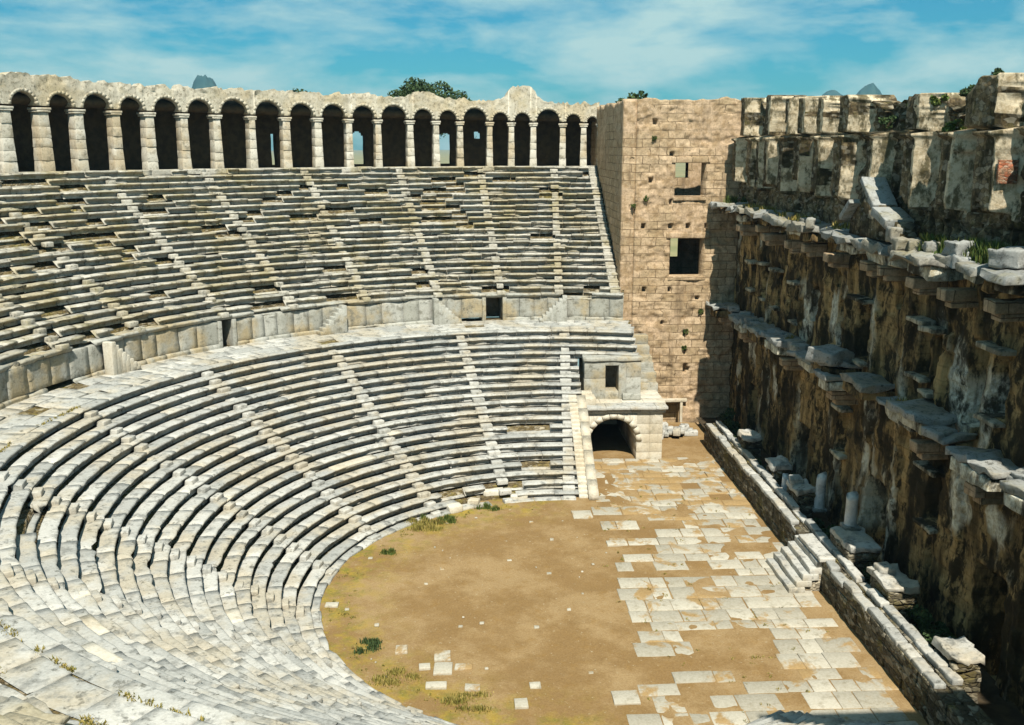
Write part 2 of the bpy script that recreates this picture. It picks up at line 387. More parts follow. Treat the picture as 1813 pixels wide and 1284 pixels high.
def hillmesh(name, bearing, elev, halfw, dist, seed):
    d = Vector((math.sin(R_(bearing)), math.cos(R_(bearing)), 0)); c = CAMP+d*dist
    top = CAMP.z+dist*math.tan(R_(elev)); hw = dist*math.tan(R_(halfw)); mb = MB()
    n = 40; r = np.linspace(0, 1, 26); a = np.linspace(0, 2*PI, n+1)[:-1]; RR, AA = np.meshgrid(r, a, indexing='ij')
    base = 0.0; x = RR*np.cos(AA)*hw*2.4; y = RR*np.sin(AA)*hw*2.4
    pr = np.exp(-(RR*2.4)**2.6*.7)-np.exp(-(2.4)**2.6*.7)
    z = (top-base)*pr/pr.max(); z = z+.14*(top-base)*fbm(np.stack([x/hw*2.6+seed, y/hw*2.6, 0*x], -1), seed, 4)*(RR < .97)
    V = np.stack([x+c.x, y+c.y, z+base-1], -1).reshape(-1, 3)
    mb.add(V, [np.array([[i*n+j, (i+1)*n+j, (i+1)*n+(j+1) % n, i*n+(j+1) % n] for i in range(len(r)-1) for j in range(n)])])
    return tag(mb.build(name, M['hill'], smoothf=True), kind='structure')
hillmesh('hill', -14.28, 3.65, 1.2, 1500, 3)
hillmesh('hill', 20.4, 2.95, 1.6, 1700, 5)
hillmesh('hill', 22.3, 3.25, 1.3, 1500, 8)

# ------------------------------------------------------------------ cavea builders
def ringpt(r, th, z): return np.stack([r*np.cos(th), r*np.sin(th), z+0*r*th], -1)
SEATP = np.array([(.66, -.02), (.36, 0), (.10, 0), (.035, -.012), (.005, -.045), (0, -.08), (.02, -.118), (.14, -.145), (.23, -.19), (.26, -.29), (.235, -.42)])
FLATP = np.array([(.66, -.02), (.35, 0), (.12, 0), (.03, -.01), (.0, -.04), (0, -.10), (0, -.2), (.0, -.30), (.0, -.42)])
def arc_blocks(mb, R, z, ths, prof, seg=.45, jr=.025, jz=.015, amp=.022, chip=.10, seed=0, miss=None, depth_scale=1.0, rot=.004):
    """a ring of worn blocks; ths = list of joint angles"""
    k = len(prof)
    for q in range(len(ths)-1):
        a, b = ths[q], ths[q+1]; mid = .5*(a+b)
        sunk = miss is not None and RNG.random() < miss(mid)
        L_ = (b-a)*R; g = RNG.uniform(.006, .02)/R; n = max(2, int(round(L_/seg)))
        th = np.linspace(a+g, b-g, n+1); dr = RNG.normal(0, jr); dz = RNG.normal(0, jz); tw = RNG.normal(0, rot)
        T, S = np.meshgrid(th, np.arange(k), indexing='ij')
        if sunk: dr += .22; dz = -.38      # missing block: an unseen filler lowered to bridge the gap
        r = R+prof[S, 0]*depth_scale+dr+tw*(T-mid)*R*2
        zz = z+prof[S, 1]+dz+RNG.normal(0, .004)*(T-mid)*R
        P = np.stack([r*np.cos(T), r*np.sin(T), zz], -1)
        nv = nvec(P*3.1, seed); ch = np.clip(fbm(P*1.25, seed+9, 3)-.12, 0, 1)*chip*4
        w = np.isin(S, (2, 3, 4, 5, 6))
        rr = r+amp*nv[..., 0]+ch*w; zz = zz+amp*.6*nv[..., 1]-ch*.45*np.isin(S, (2, 3, 4))
        P = np.stack([rr*np.cos(T), rr*np.sin(T), zz], -1).reshape(-1, 3)
        F = [[i*k+j, i*k+j+1, (i+1)*k+j+1, (i+1)*k+j] for i in range(n) for j in range(k-1)]
        mb.add(P, [np.array(F), [list(range(k))[::-1]], [[n*k+j for j in range(k)]]], float(np.clip(RNG.normal(.5, .28), 0, 1)))
M['facing'] = stone_mat('shaded_grassy_facing', (.26, .23, .16), (.17, .15, .10), (.07, .065, .04), (.20, .17, .09), .8, .5, 1.5, 3.0)  # darker grassy stone; the low wall face's shade is put into it
def joints(t0, t1, R, lo, hi):
    out = [t0]
    while True:
        out.append(out[-1]+RNG.uniform(lo, hi)/R)
        if out[-1] > t1-.5*lo/R: out[-1] = t1; return out
def core(mb, rows, t0f, t1f, seed, back, setb=.5, drop=.17, step=.45):
    """stepped rubble under the seats; rows = [(R, z)]"""
    prof = []
    for i, (R, z) in enumerate(rows):
        zb = rows[i-1][1]-drop if i else z-.45
        prof.append((R+setb, zb)); prof.append((R+setb, z-drop))
    prof.append((back, rows[-1][1]-drop)); prof = np.array(prof)
    n = int(4.2*prof[:, 0].mean()/step)
    u = np.linspace(0, 1, n+1); P = []
    for (r, z) in prof:
        t0, t1 = t0f(r, z), t1f(r, z); th = t0+(t1-t0)*u; P.append(np.stack([r*np.cos(th), r*np.sin(th), z+0*th], -1))
    P = np.array(P); nv = nvec(P*1.9, seed)+.6*nvec(P*4.3, seed+3); P = P+nv*np.array([.05, .05, .05])
    k = len(prof); V = P.reshape(-1, 3); m = n+1
    i, j = np.meshgrid(np.arange(k-1), np.arange(n), indexing='ij'); i = i.ravel(); j = j.ravel()
    mb.add(V, [np.stack([i*m+j, i*m+j+1, (i+1)*m+j+1, (i+1)*m+j], -1)], .5)

def end_lower(z):     # x where the rows stop at the far end
    if z > 6.35: return 6.35
    if z > 4.25: return 2.35
    return 1.45
LOW = [(12.2+.622*i, .394*(i+1)) for i in range(20)]
UPP = [(28.25+.682*j, 9.86+.417*(j+1)) for j in range(21)]
LSTAIR = [86.0, 103.3, 124.8, 146.5, 168.2, 190.2, 212, 233.5, 255, 272]
USTAIR = [86.6, 95.2, 104.6, 115.3, 126.1, 136.4, 148.6, 160, 171, 182, 193, 204, 215, 226, 237, 248, 259, 270]

low = thing('seating_bank', (-12, 0, 0), 'lower bank of pale curved stone seats around the ochre orchestra floor', 'seating')
mb = MB(); core(mb, LOW, lambda r, z: math.acos(end_lower(z)/r)+.01, lambda r, z: 2*PI-math.acos(6.3/r), 3, 24.8)
attach(mb.build('rubble_core', M['core']), low)
def lmiss(i):
    def f(t):
        d = math.degrees(t)
        m = .012
        if i < 2 and 96 < d < 116: m = .45
        if i < 4 and 92 < d < 118: m = max(m, .12)
        return m
    return f
for i, (R, z) in enumerate(LOW):
    mb = MB(); t0 = math.acos(end_lower(z)/R); t1 = 2*PI-math.acos(min(.5, 6.3/R))
    arc_blocks(mb, R, z, joints(t0, t1, R, 1.2, 3.2), SEATP, seg=.4, seed=i, miss=lmiss(i), chip=.08, jr=.013, jz=.009, rot=.0012, amp=.02)
    attach(mb.build('seat_row', M['seat']), low)
def stairway(rows, deg, w, seed, parent, mat, skip=.06, tread=.622, rise=.394):
    mb = MB(); t = R_(deg); n = np.array([math.cos(t), math.sin(t)])
    for i, (R, z) in enumerate(rows):
        gone = RNG.random() < skip
        r = R-.02; zt = z-rise*.5+RNG.normal(0, .012)-.16*gone; dep = tread*.5
        c = n*(r-.5*dep+.08); mb.rock((c[0], c[1], zt-.14), (dep*.5+.06, w*.5*RNG.uniform(.8, 1.1), .15), rot=t, n=(3, 4, 3), rr=.035, amp=.025, freq=2.5, seed=seed+i, t=float(RNG.uniform(.3, 1)))
    if mb.n: return attach(mb.build('stairway', mat), parent)
for q, d in enumerate(LSTAIR): stairway(LOW, d, .68, 50*q, low, M['seat'])
# fresh replacement slabs set among the old seats
for (x, y, i, ln) in ((-17.94, -11.13, 14, .55), (-16.4, -14.4, 15, .75), (-15.1, -17.7, 17, .8), (-14.5, -6.3, 5, .6), (-11.9, 11.6, 6, 1.5), (-17.5, 4.2, 8, .5), (-9.5, 14.6, 8, .45)):
    a = math.atan2(y, x) % (2*PI); R, z = LOW[i]; mb = MB(); arc_blocks(mb, R-.015, z+.016, [a-ln/R, a+ln/R], SEATP, seed=77, chip=.0, amp=.008); attach(mb.build('replacement_slab', M['new_stone']), low)

# end stairs and raised edge slab of the lower bank beside the gateway
mb = MB()
for i in range(24):
    y = 12.1+i*.285; z = .19*(i+1); mb.rock((1.72, y+.2, z-.12), (.27, .2, .13), n=(3, 3, 3), rr=.03, amp=.014, freq=3, seed=i, t=float(RNG.uniform(.4, 1)))
attach(mb.build('end_steps', M['new_stone']), low)
mb = MB(); seg = 7
for i in range(seg):
    ya, yb = 11.75+i*7.0/seg, 11.75+(i+1)*7.0/seg-.02; za, zb = .40+(ya-11.75)*.60, .40+(yb-11.75)*.60
    mb.prism([(ya, -.05), (yb, -.05), (yb, zb+.02*random.random()), (ya, za)], 'x', 2.0+random.uniform(-.02, .02), 2.55+random.uniform(-.02, .02), t=random.uniform(.3, 1))
attach(mb.build('edge_slab', M['new_stone']), low)

# curb round the orchestra
mb = MB(); arc_blocks(mb, 11.82, .12, joints(R_(84), R_(277), 11.8, .8, 1.7), FLATP, seed=3, jz=.02, chip=.06, miss=lambda t: .0 if math.degrees(t) > 128 else .3)
attach(mb.build('curb', M['seat']), low)

# diazoma walkway
mb = MB()
for (Ra, w, lo, hi) in ((24.66, 1.15, 1.0, 2.0), (25.84, 1.1, 1.0, 2.2), (26.97, 1.2, .9, 1.8)):
    P2 = FLATP.copy(); P2[0, 0] = w-.015; P2[1, 0] = w*.6; P2[:, 1] = P2[:, 1]*.5
    ths = joints(math.acos(6.45/Ra), 2*PI-math.acos(6.3/Ra), Ra, lo, hi)
    arc_blocks(mb, Ra, 7.905, ths, P2, seed=21, jr=.03, jz=.022, chip=.10, amp=.015, miss=lambda t: .05, rot=.012)
tag(mb.build('walkway', M['seat']), kind='structure')
mb = MB(); a = np.linspace(math.acos(6.3/26), 2*PI-math.acos(6.3/26), 300); P = []
for r in np.linspace(24.3, 29.9, 15): P.append(np.stack([r*np.cos(a), r*np.sin(a), 0*a+7.80], -1))
P = np.array(P); P[..., 2] += .05*fbm(P*1.3, 5)+.02*vnoise(P*4); m = len(a)
i, j = np.meshgrid(np.arange(14), np.arange(m-1), indexing='ij'); i = i.ravel(); j = j.ravel()
mb.add(P.reshape(-1, 3), [np.stack([i*m+j, (i+1)*m+j, (i+1)*m+j+1, i*m+j+1], -1)])
tag(mb.build('soil', M['core']), kind='structure')

# podium wall with doorways
pod = thing('podium_wall', (0, 28, 7.8), 'grey slab podium wall with dark doorways standing between the two seating banks', 'wall')
PDOORS = [(94.9, 97.6), (135.2, 137.0), (175, 177), (215, 217), (255, 257)]
PP = np.array([(.5, 0), (.25, 0), (.02, 0), (0, -.02), (0, -.3), (0, -.6), (0, -.9), (0, -1.2), (0, -1.45), (.02, -1.48)])
def gaps(t0, t1, R, lo, hi):
    runs = []; cur = t0
    for a, b in PDOORS:
        runs.append(joints(cur, R_(a), R, lo, hi)); cur = R_(b)
    runs.append(joints(cur, t1, R, lo, hi)); return runs
mb = MB(); mc = MB(); mbs = MB()
CO = np.array([(.55, 0), (.3, 0), (.05, 0), (0, -.03), (0, -.11), (.05, -.16), (.10, -.24), (.14, -.26)])
BA = np.array([(.4, 0), (.2, 0), (.12, 0), (.04, -.03), (0, -.09), (0, -.15), (0, -.22), (0, -.3)])
te = math.acos(6.3/28.1)
for J in gaps(te, 2*PI-te, 28.12, .9, 1.7):
    mb = MB(); arc_blocks(mb, 28.14, 9.62, J, PP, seg=.35, seed=4, jr=.018, jz=.01, chip=.05, amp=.018, rot=.006); attach(mb.build('panel_run', M['pod']), pod)
for J in gaps(te, 2*PI-te, 28.0, 1.2, 2.4):
    mbs = MB(); arc_blocks(mbs, 27.99, 8.14, J, BA, seg=.4, seed=6, chip=.1, miss=lambda t: .05); attach(mbs.build('base_moulding', M['pod']), pod)
arc_blocks(mc, 27.96, 9.88, joints(te, 2*PI-te, 28, 1.4, 2.6), CO, seg=.35, seed=5, chip=.13, jr=.03, miss=lambda t: .22 if not any(R_(a)-.02 < t < R_(b)+.02 for a, b in PDOORS) else 0)
mf = MB(); uu = np.linspace(te, 2*PI-te, 320); prf = [(28.2, 9.57), (28.85, 9.57), (28.85, 10.05)]
mf.add(np.array([[(r*math.cos(q), r*math.sin(q), z) for r, z in prf] for q in uu]).reshape(-1, 3), [np.array([[3*i+j, 3*i+j+1, 3*i+j+4, 3*i+j+3] for i in range(319) for j in range(2)])])
attach(mf.build('rubble_core', M['core']), pod)
attach(mc.build('coping', M['pod']), pod)
for a, b in PDOORS:
    m1 = MB(); t = R_((a+b)/2); n = np.array([math.cos(t), math.sin(t)]); tt = np.array([-n[1], n[0]]); w = R_(b-a)*28.14/2
    for s in (-1, 1):
        c = n*29.3+tt*s*(w+.1); m1.rock((c[0], c[1], 8.8), (1.2, .12, 1.0), rot=t, n=(5, 3, 4), rr=.03, amp=.02, seed=3)
        c = n*28.12+tt*s*(w+.08); m1.rock((c[0], c[1], 8.7), (.14, .13, .92), rot=t, n=(3, 3, 5), rr=.03, amp=.015, seed=8)
    c = n*30.5; m1.box((c[0], c[1], 8.8), (.1, w+.3, 1.0), rot=t)
    attach(m1.build('doorway', M['pod']), pod)
# little flights of steps against the podium
for deg, sgn in ((152.5, 1), (121, -1), (103.5, 1), (87.5, -1)):
    m1 = MB()
    for q in range(8):
        t = R_(deg)+sgn*(q-3.5)*.24/27.6; c = np.array([math.cos(t), math.sin(t)])*27.62; h = .235*(q+1)
        m1.rock((c[0], c[1], 7.88+h/2), (.33, .17, h/2), rot=t, n=(3, 3, 4), rr=.03, amp=.02, seed=q, t=random.uniform(.4, 1))
    attach(m1.build('steps', M['new_stone' if deg > 150 else 'pod']), pod)

# upper bank
upp = thing('seating_bank', (-20, 20, 9.8), 'upper bank of worn broken stone seats below the arcade', 'seating')
mb = MB(); xe = 6.1
core(mb, UPP, lambda r, z: math.acos(xe/r), lambda r, z: 2*PI-math.acos(xe/r), 13, 43.6, setb=.56, drop=.27)
attach(mb.build('rubble_core', M['core']), upp)
def umiss(j):
    def f(t):
        d = math.degrees(t); m = .055
        if j > 12: m += .07
        m += .24*max(0, min(1, (d-122)/25))*(1 if j > 7 else .25)
        if j == 0: m += .25
        if 98 < d < 103 and 9 < j < 19: m += .3
        return m
    return f
for j, (R, z) in enumerate(UPP):
    mb = MB(); t0 = math.acos(xe/R); t1 = 2*PI-math.acos(xe/R)
    arc_blocks(mb, R, z, joints(t0, t1, R, .8, 2.4), SEATP*np.array([1.1, 1]), seg=.55, seed=40+j, miss=umiss(j), jr=.03, jz=.022, chip=.16, amp=.03, rot=.006)
    attach(mb.build('seat_row', M['seat_up']), upp)
for q, d in enumerate(USTAIR): stairway(UPP, d, .60, 900+50*q, upp, M['seat_up'], .3, .682, .417)
# bright strip of steps along the end wall
mb = MB()
for q in range(42):
    r = 28.4+q*.341; z = 9.86+.2085*(q+1); y = math.sqrt(r*r-5.6**2); mb.rock((5.72, y, z-.08), (.34, .22, .14), n=(3, 3, 3), rr=.03, amp=.02, freq=3, seed=q, t=random.uniform(.3, 1))
attach(mb.build('end_steps', M['seat_up']), upp)
# tumbled stones lying where seats have broken away
# ------------------------------------------------------------------ arcade (gallery)
ARCH = [(144.09, 141.78), (140.61, 138.37), (137.37, 134.74), (133.82, 131.49), (130.46, 127.91), (127.04, 124.52), (123.64, 120.77), (119.99, 117.16), (116.25, 113.69), (112.79, 110.2), (109.42, 106.93), (106.19, 103.35), (102.55, 100.4), (99.65, 97.68), (96.93, 94.28), (93.59, 91.83), (91.1, 89.33), (88.58, 85.97), (85.23, 83.6), (82.85, 81.7)]
ARCH = sorted([(b, a) for a, b in ARCH])
d = 145.3
while d < 212: ARCH.append((d, d+2.4)); d += 3.42
GR, GT, ZF = 42.57, 1.05, 18.6
CREST = sorted([(144.5, 25.04), (139.7, 24.96), (134.3, 24.74), (129.9, 24.68), (125.3, 24.61), (120.6, 24.72), (115.8, 24.6), (110.8, 24.46), (108.3, 24.63), (105.2, 24.35), (102.7, 24.65), (101.4, 24.84), (99.8, 24.49), (98.2, 24.23), (93.1, 24.16), (92.3, 24.6), (91.4, 25.2), (90.4, 25.42), (89.2, 25.3), (88.5, 24.6), (87.7, 24.05), (81.6, 23.85), (150, 25.1), (215, 25)])
cr_a = np.array([c[0] for c in CREST]); cr_z = np.array([c[1] for c in CREST])
def crest(deg): return np.interp(deg, cr_a, cr_z)+.13*vnoise(np.stack([deg*1.3, 0*deg, 0*deg], -1), 4)+.12*vnoise(np.stack([deg*4.1, 0*deg, 0*deg], -1), 5)
def spring(deg): return 22.15+.75*np.clip((deg-82)/62, 0, 1)
arc = thing('arcade', (-30, 28, 18.6), 'long curved arcade of round arches on pale piers above the top seats', 'arcade')
# arch wall
mb = MB(); A0, A1 = 81.5, 213
edges = []; cuts = [A0]
for k in range(len(ARCH)-1): cuts.append(.5*(ARCH[k][1]+ARCH[k+1][0]))
cuts.append(A1)
nz_ = 12
for k, (a, b) in enumerate(ARCH):
    c0, c1 = cuts[k], cuts[k+1]; mid = .5*(a+b); rad_ = R_((b-a)/2)*GR
    u = np.unique(np.concatenate([np.linspace(c0, a, 3), mid-.5*(b-a)*np.cos(np.linspace(0, PI, 17)), np.linspace(b, c1, 3)]))
    ins = np.clip(1-((u-mid)/((b-a)/2))**2, 0, 1); zb = spring(u)+rad_*np.sqrt(ins)*1.02+.12; zt = crest(u)-.08
    zb = np.minimum(zb, zt-.15)
    w = np.linspace(0, 1, nz_)**1.3
    Zg = zb[:, None]+(zt-zb)[:, None]*w[None]; U = np.repeat(u[:, None], nz_, 1)
    for side, R0 in ((0, GR), (1, GR+GT)):
        P0 = np.stack([R0*np.cos(np.radians(U)), R0*np.sin(np.radians(U)), Zg], -1)
        er = .11*fbm(P0*1.7, 31)+.10*vnoise(P0*4.5, 7)+.05*vnoise(P0*9, 9); er[:, 0] *= .1; er[:, 1:7] *= .22; er[:, 7:9] *= .6
        rr = R0+(er if side == 0 else 0)
        P = np.stack([rr*np.cos(np.radians(U)), rr*np.sin(np.radians(U)), Zg], -1).reshape(-1, 3)
        F = np.array([[i*nz_+j, i*nz_+j+1, (i+1)*nz_+j+1, (i+1)*nz_+j] for i in range(len(u)-1) for j in range(nz_-1)])
        mb.add(P, [F if side == 0 else F[:, ::-1]], RNG.uniform(.2, .9))
        if side == 0: front = P.reshape(len(u), nz_, 3)
        else: bk = P.reshape(len(u), nz_, 3)
    nv_ = 11
    for q in range(nv_):      # voussoirs
        q0, q1 = PI*q/nv_+.008, PI*(q+1)/nv_-.008; zs0 = float(spring(np.array([mid]))[0])+.12; VV = []
        for R0 in (GR-.025-.012*random.random(), GR+.25):
            for qq in (q0, q1):
                for rr2 in (rad_*1.0, rad_+.19):
                    aa = R_(mid)-rr2*math.cos(qq)/GR; VV.append((R0*math.cos(aa), R0*math.sin(aa), zs0+rr2*1.02*math.sin(qq)))
        mb.add(VV, [np.array([[0, 1, 3, 2], [4, 6, 7, 5], [0, 4, 5, 1], [2, 3, 7, 6], [0, 2, 6, 4], [1, 5, 7, 3]])], random.random())
    for j in (0, nz_-1):
        V = np.concatenate([front[:, j], bk[:, j]]); n = len(u)
        mb.add(V, [np.array([[i, i+1, n+i+1, n+i] for i in range(n-1)])], .4)
attach(mb.build('arch_wall', M['arch']), arc)
# rubble scraps left on the crest
# piers
for k in range(len(ARCH)+1):
    a = ARCH[k-1][1] if k else A0-.15; b = ARCH[k][0] if k < len(ARCH) else ARCH[-1][1]+1.0
    mid = R_(.5*(a+b)); hw = R_((b-a)/2)*GR; z1 = spring(np.array([math.degrees(mid)]))[0]-.30
    m1 = MB(); n = np.array([math.cos(mid), math.sin(mid)]); H = (z1-ZF); zc = ZF; nb = 5; zs = np.cumsum(np.concatenate([[0], RNG.uniform(.7, 1.3, nb)])); zs = zs/zs[-1]*H
    for q in range(nb):
        f = lambda zz: hw*(1.08-.26*(zz/H)**.8)
        w0, w1 = f(zs[q]), f(zs[q+1]); hz = (zs[q+1]-zs[q])/2; c = n*(GR+GT/2+.01*RNG.normal())
        m1.rock((c[0], c[1], ZF+zs[q]+hz), (GT/2*RNG.uniform(.98, 1.04), w0, hz+.002), rot=mid, n=(3, 4, 4), rr=.03, amp=.022, freq=2.2, seed=k*7+q, t=float(RNG.uniform(.2, 1)), taper=w1/w0 if w1/w0 != 1 else 1.0)
    p = attach(m1.build('pier', M['pier']), arc)
    m2 = MB(); c = n*(GR+GT/2-.03)
    m2.rock((c[0], c[1], z1+.07), (GT/2+.04, hw+.05, .065), rot=mid, n=(3, 4, 3), rr=.03, amp=.02, seed=k+3, t=.6)
    m2.rock((c[0], c[1], z1+.22), (GT/2+.07, hw+.10, .075), rot=mid, n=(3, 5, 3), rr=.03, amp=.025, seed=k+9, t=.5)
    cpt = m2.build('capital', M['pier']); cpt.parent = p; p_inv = p.matrix_parent_inverse.copy(); cpt.matrix_parent_inverse = Matrix.Identity(4)
# inside of the gallery: floor, back wall with a few windows, vault
def cyl_sheet(mb, R, t0, t1, z0, z1, step=.35, holes=(), thick=.8):
    u = np.arange(t0, t1, step/R*57.3); zz = np.arange(z0, z1+.01, .12)
    U, Z_ = np.meshgrid(u, zz, indexing='ij'); out = []
    hole = np.zeros(U.shape, bool)
    for (hc, hw, h0, h1) in holes:
        dx = (U-hc)/hw; top = h1-.0+0*U; arcz = h1-(1-np.sqrt(np.clip(1-dx**2, 0, 1)))*R_(hw)*R
        hole |= (np.abs(dx) < 1) & (Z_ > h0) & (Z_ < arcz)
    m = len(zz); i, j = np.meshgrid(np.arange(len(u)-1), np.arange(m-1), indexing='ij'); i = i.ravel(); j = j.ravel()
    F = np.stack([i*m+j, i*m+j+1, (i+1)*m+j+1, (i+1)*m+j], -1); hf_ = hole.ravel(); F = F[~hf_[F].any(1)]
    for R0, fl in ((R, False), (R+thick, True)):
        P = np.stack([R0*np.cos(np.radians(U)), R0*np.sin(np.radians(U)), Z_], -1); P[..., :2] += .05*nvec(P*1.2, 4)[..., :2]
        mb.add(P.reshape(-1, 3), [F[:, ::-1] if fl else F], .4)
m1 = MB()
holes = [(107.85, .55, 18.9, 21.5), (98.45, .62, 18.9, 21.4), (116.7, .22, 18.9, 21.3), (94.9, .22, 21.0, 21.5), (152, .5, 18.9, 21.3)]
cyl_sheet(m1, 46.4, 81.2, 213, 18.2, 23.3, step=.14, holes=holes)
attach(m1.build('back_wall', M['dark']), arc)  # gallery shade put into the wall's colour
m1 = MB(); u = np.linspace(81.2, 213, 260)
prof = [(GR+.5, 23.6)]+[(GR+GT+1.35-1.5*math.cos(q), 22.9+.9*math.sin(q)) for q in np.linspace(.2, PI-.2, 8)]+[(46.6, 22.9), (46.6, 24.3), (44.5, 24.45), (GR+.5, 23.9)]
P = np.array([[(r*math.cos(R_(q)), r*math.sin(R_(q)), z-.75*(1-min(1, max(0, (q-82)/62)))-(.25 if z > 23.5 else 0)) for (r, z) in prof] for q in u]); k = len(prof)
m1.add(P.reshape(-1, 3), [np.array([[i*k+j, i*k+(j+1) % k, (i+1)*k+(j+1) % k, (i+1)*k+j] for i in range(len(u)-1) for j in range(k)])])
attach(m1.build('vault', M['dark']), arc)  # shade under the vault put into its colour
m1 = MB(); arc_blocks(m1, 42.2, 18.66, joints(R_(81.7), R_(278), 42.2, 1.0, 2.4), FLATP*np.array([1.0, .9]), seed=66, jr=.02, chip=.05, miss=lambda t: .05)
P = np.array([[(r*math.cos(R_(q)), r*math.sin(R_(q)), 18.58) for r in (42.6, 46.5)] for q in u])
m1.add(P.reshape(-1, 3), [np.array([[2*i, 2*i+2, 2*i+3, 2*i+1] for i in range(len(u)-1)])])
attach(m1.build('gallery_floor', M['seat_up']), arc)

# ------------------------------------------------------------------ height-field walls
def hf(name, mat, U0, U1, V0, V1, du, fn, mp_, T=1.2, parent=None, topj=None, back=True, tfn=None):
    u = np.arange(U0, U1+du*.5, du); v = np.arange(V0, V1+du*.5, du); U, V = np.meshgrid(u, v, indexing='ij')
    D, hole = fn(U, V); Vz = V.copy()
    if topj is not None:
        tz = topj(U); Vz = np.where(V > V1-2.0, (V-(V1-2.0))/2.0*(tz-(V1-2.0))+(V1-2.0), V)
    m = len(v); i, j = np.meshgrid(np.arange(len(u)-1), np.arange(m-1), indexing='ij'); i = i.ravel(); j = j.ravel()
    F = np.stack([i*m+j, (i+1)*m+j, (i+1)*m+j+1, i*m+j+1], -1); hh = hole.ravel(); F = F[~hh[F].all(1)]
    mb = MB(); P = mp_(U, Vz, D); mb.add(P.reshape(-1, 3), [F], .5 if tfn is None else tfn(U, V).ravel())
    if back:
        B = mp_(U, Vz, 0*D+T); mb.add(B.reshape(-1, 3), [F[:, ::-1]])
        n = len(u); idx = np.arange(n*m).reshape(n, m); off = n*m
        ring = np.concatenate([idx[:, 0], idx[-1, 1:], idx[-2::-1, -1], idx[0, -2:0:-1]]); r2_ = np.roll(ring, -1)
        mb.F.append(np.stack([ring, ring+off, r2_+off, r2_], -1))
    return mb.build(name, mat, smoothf=False)
def blockrelief(U, V, ch=.62, bw=1.3, amp=.03, seed=0):
    r = np.floor(V/ch).astype(int); c = np.floor(U/bw+.5*(r % 2)).astype(int)
    return amp*(_hash(r, c, r*0+3, seed)*2-1)

# --- side tower
tow = thing('side_tower', (10, 28, 0), 'tall buff masonry tower wall with two square windows at the end of the stage', 'tower')
WIN = [(9.93, 12.08, 16.75, 19.15), (9.72, 12.22, 11.0, 13.8)]
SOCK = [(9.62, 19.75), (8.34, 21.97), (9.66, 16.38), (7.75, 14.66), (9.68, 14.65), (10.95, 14.65), (12.27, 14.64), (7.88, 10.07), (9.75, 10.06), (11.04, 6.89), (11.1, 5.4), (11.36, 4.1), (11.86, 9.41), (12.1, 8.36), (9.3, 7.6), (8.2, 17.9)]
def tower_fn(U, V):
    P = np.stack([U, 0*U, V], -1)
    D = .10*fbm(P*.8, 3)+.035*vnoise(P*3.3, 5)+blockrelief(U, V, .63, 1.35, .03, 5)
    er = np.clip(fbm(P*np.array([.8, 1, 1.5]), 44, 4)-.14, 0, .25); D = D+er*.4+.03*vnoise(P*6, 45)
    hole = np.zeros(U.shape, bool)
    for (a, b, c, d) in WIN:
        i = (U > a) & (U < b) & (V > c) & (V < d); D = np.where(i, 1.15, D); hole |= i
    for (x, z) in SOCK:
        i = (np.abs(U-x) < .13) & (np.abs(V-z) < .16); D = np.where(i, .5, D)
    i = (U > 11.02) & (U < 11.28) & (V > 3.8) & (V < 4.45); D = np.where(i, .7, D)      # slot
    i = (U > 9.6) & (U < 11.0) & (V < 1.65); D = np.where(i, .9, D)
    return D, hole
topn = lambda z, s, a=.12: (lambda U: z+a*vnoise(np.stack([U*.9, 0*U, 0*U], -1), s)+.5*a*vnoise(np.stack([U*3, 0*U, 0*U], -1), s+1))
attach(hf('wall', M['masonry'], 7.1, 14.75, -.5, 23.5, .09, tower_fn, lambda U, V, D: np.stack([U, 28+D, V], -1), 1.2, topj=topn(23.5, 3)), tow)
def pier_fn(U, V):
    P = np.stack([U, 0*U, V], -1); D = .06*fbm(P*1.2, 9)+.03*vnoise(P*4, 8)+blockrelief(U+3, V, .63, .9, .025, 9)
    i = (np.abs(U-6.81) < .1) & ((np.abs(V-19.36) < .13) | (np.abs(V-15.99) < .13)); D = np.where(i, .4, D); return D, np.zeros(U.shape, bool)
attach(hf('corner_pier', M['masonry'], 6.15, 7.06, 3.4, 23.35, .09, pier_fn, lambda U, V, D: np.stack([U, 28.22+D, V], -1), .9, topj=topn(23.35, 7)), tow)
def side_fn(U, V):
    P = np.stack([0*U, U, V], -1); D = .08*fbm(P*.9, 19)+.04*vnoise(P*3.5, 8)+blockrelief(U, V, .63, 1.3, .03, 19); return D, np.zeros(U.shape, bool)
attach(hf('end_wall', M['masonry'], 28.25, 47.5, 3.4, 23.4, .18, side_fn, lambda U, V, D: np.stack([6.15+D, U, V], -1), 1.0, topj=topn(23.45, 17, .2)), tow)
# other walls of the hollow tower: back wall with openings, right wall, unseen floors added to keep sun out
def back_fn(U, V):
    hole = np.zeros(U.shape, bool); D = .05*fbm(np.stack([U, V, 0*U], -1)*.9, 5)
    for (a, b, c, d) in ((11.1, 12.35, 17.9, 19.4), (11.0, 12.0, 11.6, 13.5)):
        i = (U > a) & (U < b) & (V > c) & (V < d); hole |= i
    return D, hole
attach(hf('back_wall', M['masonry'], 7.2, 19.5, -.5, 22.0, .2, back_fn, lambda U, V, D: np.stack([U, 34.0+D, V], -1), 1.0), tow)
m1 = MB(); m1.box((13.35, 31.6, 14.9), (6.0, 2.3, .3)); m1.box((13.35, 31.6, 10.2), (6.0, 2.3, .3)); m1.box((19.9, 31, 10.5), (.5, 4, 11.5)); m1.box((16.9, 28.7, 11.2), (2.1, .55, 11.7))
attach(m1.build('sun_blocking_floors', M['dark']), tow)
